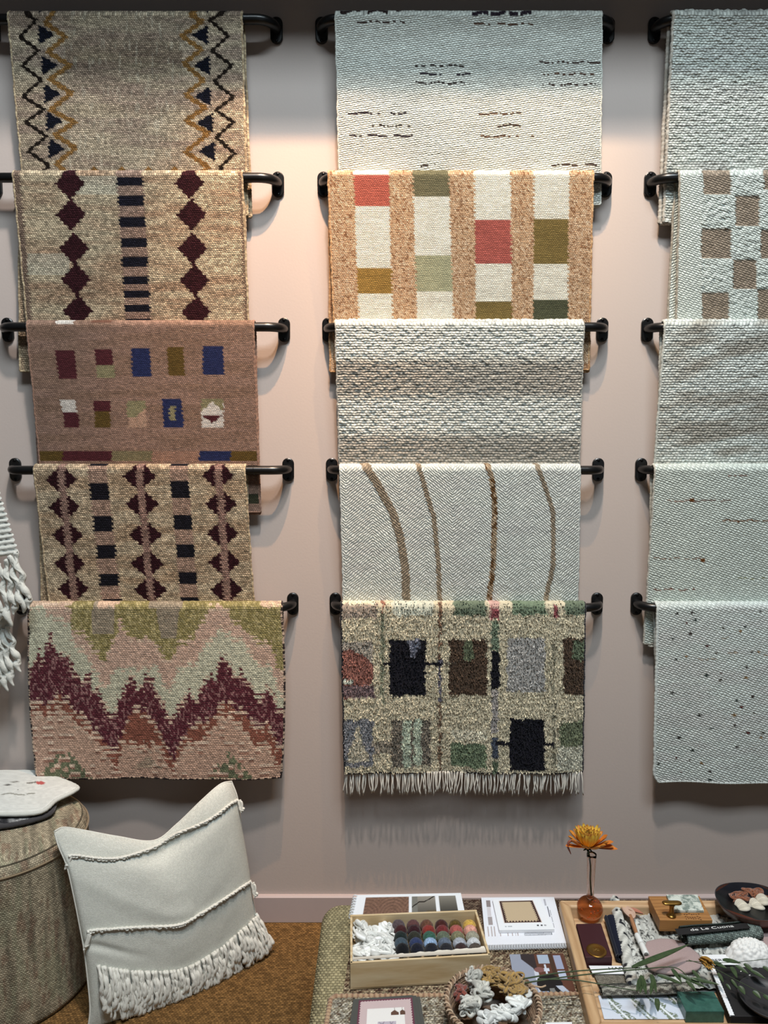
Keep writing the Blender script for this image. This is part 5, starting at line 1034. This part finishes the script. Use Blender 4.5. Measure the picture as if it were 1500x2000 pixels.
# wood block, marble tile, brass knob
m_wal = wood('block_wood', rgb(176, 126, 74), rgb(132, 88, 48), 'X', 12)
zw = Zk2+.034; bl = [tp(x, y, zw) for x, y in ((1289, 1797), (1392, 1797), (1366, 1750), (1266, 1750))]
mb = MB(); V, fs = prism(bl, .028); mb.add(V, fs); c0 = tp(1330, 1800, Zk2); o = bevel(mb.build('wood_block', m_wal, None, False), .0012); tag(o, 'square wooden sample block at the back of the tray', 'block')
mbm, nt, b = newmat('white_marble'); tcn = nt.nodes.new('ShaderNodeTexCoord').outputs['Object']; nn = noise(nt, tcn, 45, 6, .7); rp = nt.nodes.new('ShaderNodeValToRGB'); rp.color_ramp.elements[0].position = .40; rp.color_ramp.elements[0].color = rgb(120, 132, 124); rp.color_ramp.elements[1].position = .52; rp.color_ramp.elements[1].color = rgb(206, 210, 200); nt.links.new(nn, rp.inputs[0]); nt.links.new(rp.outputs[0], b.inputs['Base Color']); b.inputs['Roughness'].default_value = .25
zm = zw+.0065; mb = MB(); V, fs = prism([tp(x, y, zm) for x, y in ((1316, 1778), (1375, 1778), (1362, 1747), (1301, 1747))], .006); mb.add(V, fs); tag(bevel(mb.build('marble_tile', mbm, None, False), .0006), 'small white marble tile resting on the wooden block', 'tile')
kb = tp(1311, 1789, zw); e = empty('brass_knob', 'T-shaped brass knob standing on the wooden block', 'knob', tuple(kb)); s_ = .85
mb = MB(); V, fs = lathe([(.0105, .0003), (.0105, .002), (.0085, .0035), (.0060, .006), (.0050, .012), (.0048, .020), (.0058, .026), (.0075, .0285), (.001, .029)], 32, tuple(kb)); mb.add(V, fs); child(mb.build('post', m_brass), e)
mb = MB(); P = [(kb.x+t, kb.y, kb.z+.031) for t in np.linspace(-.0215, .0215, 24)]; rr = [.0075*math.sqrt(max(.02, 1-(abs(t)/.0222)**6)) for t in np.linspace(-.0215, .0215, 24)]; V, fs = tube(P, rr, 20); V[:, 2] = kb.z+.032+(V[:, 2]-kb.z-.031)*.5; mb.add(V, fs); child(mb.build('grip', m_brass), e)
# burnt mark on the block
mb = MB(); rs = random.Random(5)
for r_ in range(3):
    for i in range(7): p = tp(1337+i*4.6+2*r_, 1786+r_*4.6+rs.uniform(-1, 1), zw+.0003); mb.add(*tube([(p.x-.0018, p.y, p.z), (p.x+rs.uniform(.0005, .002), p.y+rs.uniform(-.001, .001), p.z)], .0008, 5))
child(mb.build('branded_mark', plain('scorched', rgb(84, 48, 28), .8)), o); o.children[0].matrix_parent_inverse = Matrix.Identity(4)

# bowl with fibres
bc = tp(1468, 1772, Zk2+.03); Rw = .080; m_bowl = plain('dark_lacquer', rgb(96, 52, 38), .3, 0, .5, .35, 30); m_bowlin = plain('bowl_inside', rgb(40, 40, 46), .35, 0, .5, .3, 40)
zb0 = Zk2+.001; pr_o = [(.001, 0), (.03, 0), (.05, .010), (.068, .026), (.079, .046)]; pr_i = [(.0775, .0465), (.066, .028), (.048, .0135), (.028, .005), (.001, .004)]
def bowl():
    e = empty('shallow_bowl', 'dark lacquered bowl of wool at the back right of the tray', 'bowl', (bc.x, bc.y, zb0)); 
    def wob(V):
        a = np.arctan2(V[:, 1]-bc.y, V[:, 0]-bc.x); r = np.hypot(V[:, 0]-bc.x, V[:, 1]-bc.y); V = V.copy(); V[:, 2] += (r/Rw)**2*(.006*np.sin(a+2.6)+.002*np.sin(3*a)); return V
    mb = MB(); V, fs = lathe([tuple(p) for p in smooth_path(pr_o, 24)], 56, (bc.x, bc.y, zb0)); mb.add(wob(V), fs); child(mb.build('outer_shell', m_bowl), e)
    mb = MB(); V, fs = lathe([(.079, .046)]+[tuple(p) for p in smooth_path(pr_i, 24)], 56, (bc.x, bc.y, zb0)); mb.add(wob(V), fs); child(mb.build('inner_glaze', m_bowlin), e)
bowl()
tangle('wool_roving', 'russet brown fibre curls in the lacquered bowl', 'wool', [((bc.x-.020, bc.y+.012, zb0+.042), .036, .022, .010), ((bc.x+.018, bc.y+.018, zb0+.046), .03, .020, .012)], m_fleece, (140, 78, 48), 21, (.0018, .0034), 24, z_min=zb0+.014)
def bow(label, c, rot, col):
    mb = MB(); cr, sr = math.cos(rot), math.sin(rot)
    for sgn in (-1, 1):
        for i in range(9):
            a = (i-4)*.19; L = .030; P = []
            for t in np.linspace(0, 1, 14):
                x = sgn*L*t; y = math.sin(t*2.6)*.017*math.sin(a*1.9); z = .010*math.sin(t*2.9)*math.cos(a)
                P.append((c[0]+x*cr-y*sr, c[1]+x*sr+y*cr, c[2]+z))
            V, fs = tube(P, [.0034*(.45+.6*math.sin(min(1, t*1.1)*2.6)) for t in np.linspace(0, 1, 14)], 8); mb.add(V, fs, cvt(col)*(1+.05*math.sin(i*2.)))
    V = base_v*[.006, .006, .006]+np.array(c)+[0, 0, .003]; mb.add(V, base_f, cvt(col)*.9)
    tag(mb.build('silk_knot', m_silk, None, True, tuple(c)), label, 'fibre')
m_silk = wool('silk_fibre', None, .0005, 500, .12, rough=.45, sheen=.3)
bow('cream silk fibre knot in the left of the lacquered bowl', (bc.x-.016, bc.y-.022, zb0+.044), .1, (206, 196, 176))
bow('cream silk fibre knot cut by the right picture edge in the bowl', (bc.x+.036, bc.y-.016, zb0+.050), -.2, (200, 190, 170))

# tweed roll with label
m_tw3 = weave('grey_green_tweed', 2.6, 3.4, .3, .5, .0012, rgb(124, 136, 130), gap=.45, fibre=.2)
roll('fabric_roll', 'grey-green tweed fabric roll with a black label strip', (1334, 1844), (1480, 1832), .024, .0185, m_tw3, 'fabric', Zk2, 1.5)
zl = Zk2+.0375
def text_obj(name, body, size, p0, p1, z, mat, parent, shear=0, zscale=1):
    cu = bpy.data.curves.new(name, 'FONT'); cu.body = body; cu.size = 1; cu.extrude = .01; ob = bpy.data.objects.new(name, cu); COL.objects.link(ob); bpy.context.view_layer.update(); dg = bpy.context.evaluated_depsgraph_get(); me = bpy.data.meshes.new_from_object(ob.evaluated_get(dg)); COL.objects.unlink(ob); bpy.data.objects.remove(ob)
    n = len(me.vertices); V = np.zeros(n*3); me.vertices.foreach_get('co', V); V = V.reshape(-1, 3); W = V[:, 0].max()-V[:, 0].min(); V[:, 0] -= V[:, 0].min(); a = np.array(list(p0)); b_ = np.array(list(p1)); d = (b_-a); L = np.linalg.norm(d); d /= L; up = np.cross([0, 0, 1.], d); hsc = size
    X = V[:, 0:1]/W*L; P = a+d*X+up*(V[:, 1:2]*hsc+shear*X*0)+np.array([0, 0, 1.])*(V[:, 2:3]*.02+.0002); me.vertices.foreach_set('co', P.ravel()); me.materials.append(mat); ob = bpy.data.objects.new(name, me); COL.objects.link(ob); child(ob, parent); return ob
m_bk = plain('black_card', rgb(26, 24, 25), .7, var=.1); m_wt = plain('white_ink', rgb(222, 220, 216), .6); m_ink = plain('dark_ink', rgb(54, 58, 66), .7)
A = [tp(x, y, zl) for x, y in ((1325, 1826), (1466, 1812), (1458, 1803), (1318, 1814))]; mb = MB(); V, fs = prism(A, .0012); mb.add(V, fs)
e = empty('name_label', 'black label strip lettered in white on the tweed roll', 'label', tuple(A[0])); child(mb.build('strip', m_bk, None, False), e)
text_obj('lettering', 'de Le Cuona', .0105, tp(1350, 1818.5, zl+.0004), tp(1434, 1810.5, zl+.0004), zl, m_wt, e)

# felts
m_felt = wool('mauve_felt', rgb(166, 144, 141), .0008, 400, .15)
def blob(name, label, pts, z, th, mat, cat='felt'):
    P = smooth_path([tuple(tp(x, y, z)) for x, y in pts+pts[:1]], 80)[:-1]; cc = P.mean(0); m = len(P); V = [cc+(P-cc)*f+[0, 0, dz] for f, dz in ((.98, -th), (1, -th*.5), (.985, -.0006), (.93, 0))]+[cc+(P-cc)*f+[0, 0, .0015*(1-f)] for f in (.8, .6, .4, .2, .01)]
    mb = MB(); mb.add(np.concatenate(V), gridfaces(len(V), m, wrap=True)+[tuple(range(m))[::-1]]); return tag(mb.build(name, mat, None, True, tuple(cc)), label, cat)
blob('felt_piece', 'mauve pink felt piece lying on the swatch left of the tweed roll', [(1262, 1838), (1290, 1832), (1325, 1836), (1352, 1852), (1368, 1868), (1365, 1890), (1320, 1900), (1272, 1892), (1258, 1865)], Zk2+.006, .006, m_felt)
blob('felt_piece', 'pale mauve felt piece at the right edge beyond the tweed roll', [(1478, 1813), (1520, 1808), (1570, 1815), (1590, 1850), (1540, 1862), (1492, 1850)], Zk2+.006, .006, m_felt)

# shell and ruffle
m_shell = plain('white_shell', rgb(226, 224, 220), .6, 0, .3, .08, 80, .0012)
sc_ = tp(1464, 1876, Zk2+.002); rs = np.random.RandomState(4)
k = 1+.10*(worley(base_v[:, 0]*4+9, base_v[:, 2]*4+base_v[:, 1]*2+9, 3)[0]-.4); V = []
hemi = []
for a in np.linspace(math.pi/2, 0, 40):
    for q in np.linspace(0, 2*math.pi, 96, endpoint=False): hemi.append((math.sin(a)*math.cos(q), math.sin(a)*math.sin(q), math.cos(a)))
hemi = np.array(hemi); d_, _ = worley(hemi[:, 0]*7+20, hemi[:, 1]*7+20, 3); V = hemi*(1+.13*(.5-d_))[:, None]*[.050, .035, .046]+np.array(list(sc_)); mb = MB(); mb.add(V, gridfaces(40, 96, wrap=True, flip=True)+[tuple(range(96))[::-1]]); tag(mb.build('scallop_shell', m_shell, None, True, tuple(sc_)), 'domed white textured shell in front of the tweed roll', 'shell')
def ruffle():
    c = tp(1480, 1895, Zk2+.004); mb = MB(); nr, na = 16, 140; V = []
    for i in range(nr):
        r = i/(nr-1)
        for j in range(na): a = j*2*math.pi/na; V.append((c.x+.048*r*math.cos(a), c.y+.030*r*math.sin(a)-.004*r, c.z+.004+.006*r*r*math.sin(a*13)+.004*(1-r)))
    n = len(V); mb.add(V, gridfaces(nr, na, wrap=True)); mb.add(np.array(V)-[0, 0, .0018], gridfaces(nr, na, wrap=True, flip=True)); o = mb.build('ruffled_shell', m_shell, None, True, tuple(c)); tag(o, 'cream ruffled shell beneath the leaves at the right edge', 'shell')
ruffle()
# lettered cards and grey patterned rolls
e = empty('name_card', 'white lettered card between the maroon case and the leafy stems', 'card', tuple(tp(1152, 1902, ZF)))
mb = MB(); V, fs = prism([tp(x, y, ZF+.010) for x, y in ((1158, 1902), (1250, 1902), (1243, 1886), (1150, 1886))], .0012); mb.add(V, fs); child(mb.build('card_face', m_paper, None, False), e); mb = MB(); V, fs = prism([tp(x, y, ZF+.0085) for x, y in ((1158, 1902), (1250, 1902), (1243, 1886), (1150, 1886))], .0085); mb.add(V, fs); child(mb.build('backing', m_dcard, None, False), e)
text_obj('lettering', 'HARW', .011, tp(1190, 1894, ZF+.0103), tp(1234, 1894, ZF+.0103), 0, m_ink, e)
e = empty('name_card', 'white lettered card left of the domed shell', 'card', tuple(tp(1372, 1880, Zk2+.01)))
mb = MB(); V, fs = prism([tp(x, y, Zk2+.012) for x, y in ((1384, 1884), (1450, 1884), (1440, 1864), (1370, 1865))], .0012); mb.add(V, fs); child(mb.build('card_face', m_paper, None, False), e); text_obj('lettering', 'LIBERT', .009, tp(1381, 1878, Zk2+.0123), tp(1420, 1877, Zk2+.0123), 0, m_ink, e)
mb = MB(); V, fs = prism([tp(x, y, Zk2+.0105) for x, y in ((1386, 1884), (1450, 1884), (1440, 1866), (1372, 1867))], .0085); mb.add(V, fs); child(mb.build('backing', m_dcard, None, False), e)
def c_geo(u, v):
    z = np.abs(((u*7+.5*np.floor(v*5)) % 1)-.5)*.5+v*4; k = (z*3) % 1 < .45; C_ = np.where(k[:, None], cvt((150, 142, 126)), cvt((104, 98, 86))); return C_
m_geo = weave('grey_jacquard', 2.4, 3.2, .3, .25, .0008, gap=.3)
o = sheet('fabric_swatch', [tp(1172, 1930, ZF+.006), tp(1345, 1934, ZF+.006), tp(1300, 1903, ZF+.006), tp(1160, 1903, ZF+.006)], .0055, c_geo, m_geo, 140, 60, relief=lambda u, v: .001*np.sin(u*9)); tag(o, 'flat grey geometric jacquard swatch in the front of the tray', 'fabric')
def c_geo2(x, y): z = np.abs(((y/16) % 1)-.5)+x/9; k = (z % 1) < .5; return np.where(k[:, None], cvt((176, 172, 158)), cvt((102, 98, 90)))
roll('fabric_roll', 'grey and white zigzag jacquard roll in front of the flat swatch', (1173, 1942), (1350, 1938), .0135, .009, m_geo, 'fabric', ZF+.0065, 1.5, col=c_geo2)
def c_ptd(u, v):
    C_ = np.ones((len(u), 3))*cvt((204, 212, 226)); s_ = u*7+v*1.5; k = (np.sin(s_*3.3+2*vn(u*9, v*5, 2)) > .35) & (vn(u*60, v*40, 6) > .35) & (u > .1); C_[k] = cvt((120, 132, 112)); k = (np.sin(s_*3.3+1.2) > .93) & (u > .1); C_[k] = cvt((226, 232, 236)); return C_
o = sheet('printed_sheet', [tp(1180, 1990, ZF+.002), tp(1345, 1990, ZF+.002), tp(1325, 1944, ZF+.002), tp(1168, 1944, ZF+.002)], .0012, c_ptd, m_print, 150, 60); tag(o, 'pale sheet printed with grey-green reeds at the tray front', 'paper')
m_gm, nt, b = newmat('green_marble'); tcn = nt.nodes.new('ShaderNodeTexCoord').outputs['Object']; nn = noise(nt, tcn, 60, 6, .7); nt.links.new(mixc(nt, nn, rgb(24, 52, 46), rgb(70, 116, 104)), b.inputs['Base Color']); b.inputs['Roughness'].default_value = .22
mb = MB(); V, fs = prism([tp(x, y, ZF+.025) for x, y in ((1340, 1975), (1415, 1975), (1394, 1936), (1322, 1936))], .0245); mb.add(V, fs); tag(bevel(mb.build('marble_tile', m_gm, None, False), .001), 'dark green marble tile at the front of the tray', 'tile')
# black book
e = empty('black_book', 'black album with white deckled page edge at the right of the tray', 'book', tuple(tp(1400, 1980, ZF)))
zk_ = ZF+.030; mb = MB(); V, fs = prism([tp(x, y, zk_) for x, y in ((1428, 1985), (1620, 1985), (1560, 1888), (1390, 1888))], .029); mb.add(V, fs); child(bevel(mb.build('body', m_bk, None, False), .001), e)
mb = MB(); n = 40; a0, a1 = tp(1386, 1886, zk_+.001), tp(1426, 1983, zk_+.001); V = []
for i in range(n): p = a0.lerp(a1, i/(n-1)); V += [(p.x-.001*(i % 2), p.y, p.z), (p.x+.008+.0009*(i % 2), p.y, p.z)]
V += [(x, y, z-.002) for x, y, z in V]; N2 = 2*n; fs = gridfaces(n, 2, flip=True)+gridfaces(n, 2, N2)+[(2*i, 2*i+2, 2*i+2+N2, 2*i+N2) for i in range(n-1)]+[(2*i+1, 2*i+1+N2, 2*i+3+N2, 2*i+3) for i in range(n-1)]; mb.add(V, fs); pe = mb.build('page_edge', m_paper, None, False); child(pe, e); pe['label'] = 'white serrated page edge'
mb = MB(); g0 = tp(1500, 1962, zk_+.002); V, fs = lathe([(.001, 0), (.03, 0), (.05, .008), (.056, .016), (.054, .0165), (.047, .0095), (.028, .003), (.001, .0028)], 48, tuple(g0)); mb.add(V, fs); tag(mb.build('dark_dish', plain('dark_dish_glaze', rgb(44, 42, 44), .45, 0, .4, .2, 60), None, True, tuple(g0)), 'shallow charcoal dish lying on the black album', 'dish')

# ------------------------------------------------------------------ sprigs
m_leaf, nt, b = newmat('leaf_green'); tcn = nt.nodes.new('ShaderNodeTexCoord').outputs['Object']; nn = noise(nt, tcn, 120, 3); nt.links.new(mixc(nt, nn, rgb(28, 46, 28), rgb(76, 92, 58)), b.inputs['Base Color']); b.inputs['Roughness'].default_value = .4
zs = ZF+.062
def sprig(label, pts, leaves, r=.0014, name='leafy_stem'):
    P = smooth_path([tuple(tp(x, y, zs+dz)) for x, y, dz in pts], 50); e = empty(name, label, 'branch', tuple(P[0])); mb = MB(); mb.add(*tube(P, [r*(1-.4*t) for t in np.linspace(0, 1, len(P))], 7)); child(mb.build('stem', m_stem), e)
    for (x0, y0, x1, y1, wd) in leaves:
        a = tp(x0, y0, zs+.002); b_ = tp(x1, y1, zs-.004); V, fs = leafmesh((b_-a).length, wd, 10, 5, .35, .06); V2 = V-[0, 0, .0005]; mb = MB(); mb.add(orient(V, a, b_-a), fs); mb.add(orient(V2, a, b_-a), [f[::-1] for f in fs]); child(mb.build('leaf', m_leaf), e)
sprig('long green stem ending in one broad upturned leaf', [(1020, 1912, 0), (1100, 1899, 0), (1180, 1893, 0), (1250, 1890, 0)], [(1235, 1890, 1349, 1851, .014)], .0016)
sprig('leafy green stem reaching right across the tray with dense tip leaves', [(1022, 1920, 0), (1120, 1906, 0), (1250, 1893, 0), (1318, 1890, .002), (1350, 1915, .0)], [(1312, 1892, 1332, 1922, .010), (1325, 1903, 1362, 1925, .011), (1335, 1908, 1380, 1932, .012), (1350, 1912, 1406, 1926, .011), (1352, 1895, 1372, 1920, .009), (1340, 1915, 1360, 1938, .010), (1284, 1905, 1330, 1922, .011), (1330, 1922, 1285, 1906, .009)], .0015)
sprig('low green stem with drooping leaves over the jacquard roll', [(1050, 1912, 0), (1130, 1915, 0), (1200, 1928, 0), (1245, 1935, 0)], [(1254, 1905, 1250, 1944, .011), (1254, 1908, 1262, 1946, .010), (1252, 1910, 1243, 1940, .009), (1272, 1903, 1282, 1942, .010), (1276, 1915, 1270, 1946, .008), (1283, 1950, 1285, 1978, .010)], .0014)
sprig('dark wiry stem with oval leaves over the black album', [(1345, 1875, 0), (1392, 1890, 0), (1440, 1915, .0), (1500, 1945, 0), (1560, 1965, 0)], [(1392, 1880, 1420, 1893, .013), (1402, 1900, 1413, 1920, .008), (1418, 1922, 1427, 1934, .007), (1428, 1913, 1441, 1932, .007), (1443, 1926, 1455, 1944, .012), (1470, 1936, 1486, 1952, .012), (1490, 1945, 1508, 1958, .012), (1428, 1888, 1440, 1912, .010)], .0008)
sprig('upper leafy stem crossing in front of the shells', [(1340, 1877, .004), (1420, 1880, .004), (1500, 1873, .004), (1560, 1868, 0)], [(1412, 1876, 1448, 1883, .013), (1436, 1886, 1462, 1904, .012), (1453, 1882, 1472, 1901, .012), (1466, 1896, 1496, 1914, .011), (1490, 1888, 1512, 1906, .012)], .0007)
mb = MB(); V = []; c = tp(1371, 1878, zs); e = empty('dried_bud', 'golden dried flower bud among the stems', 'bud', tuple(c))
for i in range(9):
    a = i*.7; V, fs = leafmesh(.030, .009, 9, 5, .8, .05); mb = MB(); mb.add(orient(V, (c.x+.004*math.cos(a), c.y+.004*math.sin(a)+.006, c.z+.002*math.sin(a*2)), (.35+.3*math.cos(a), -1, .15+.2*math.sin(a))), fs); child(mb.build('petal', plain('dry_gold', rgb(164, 124, 58), .6, var=.25, scale=200)), e)
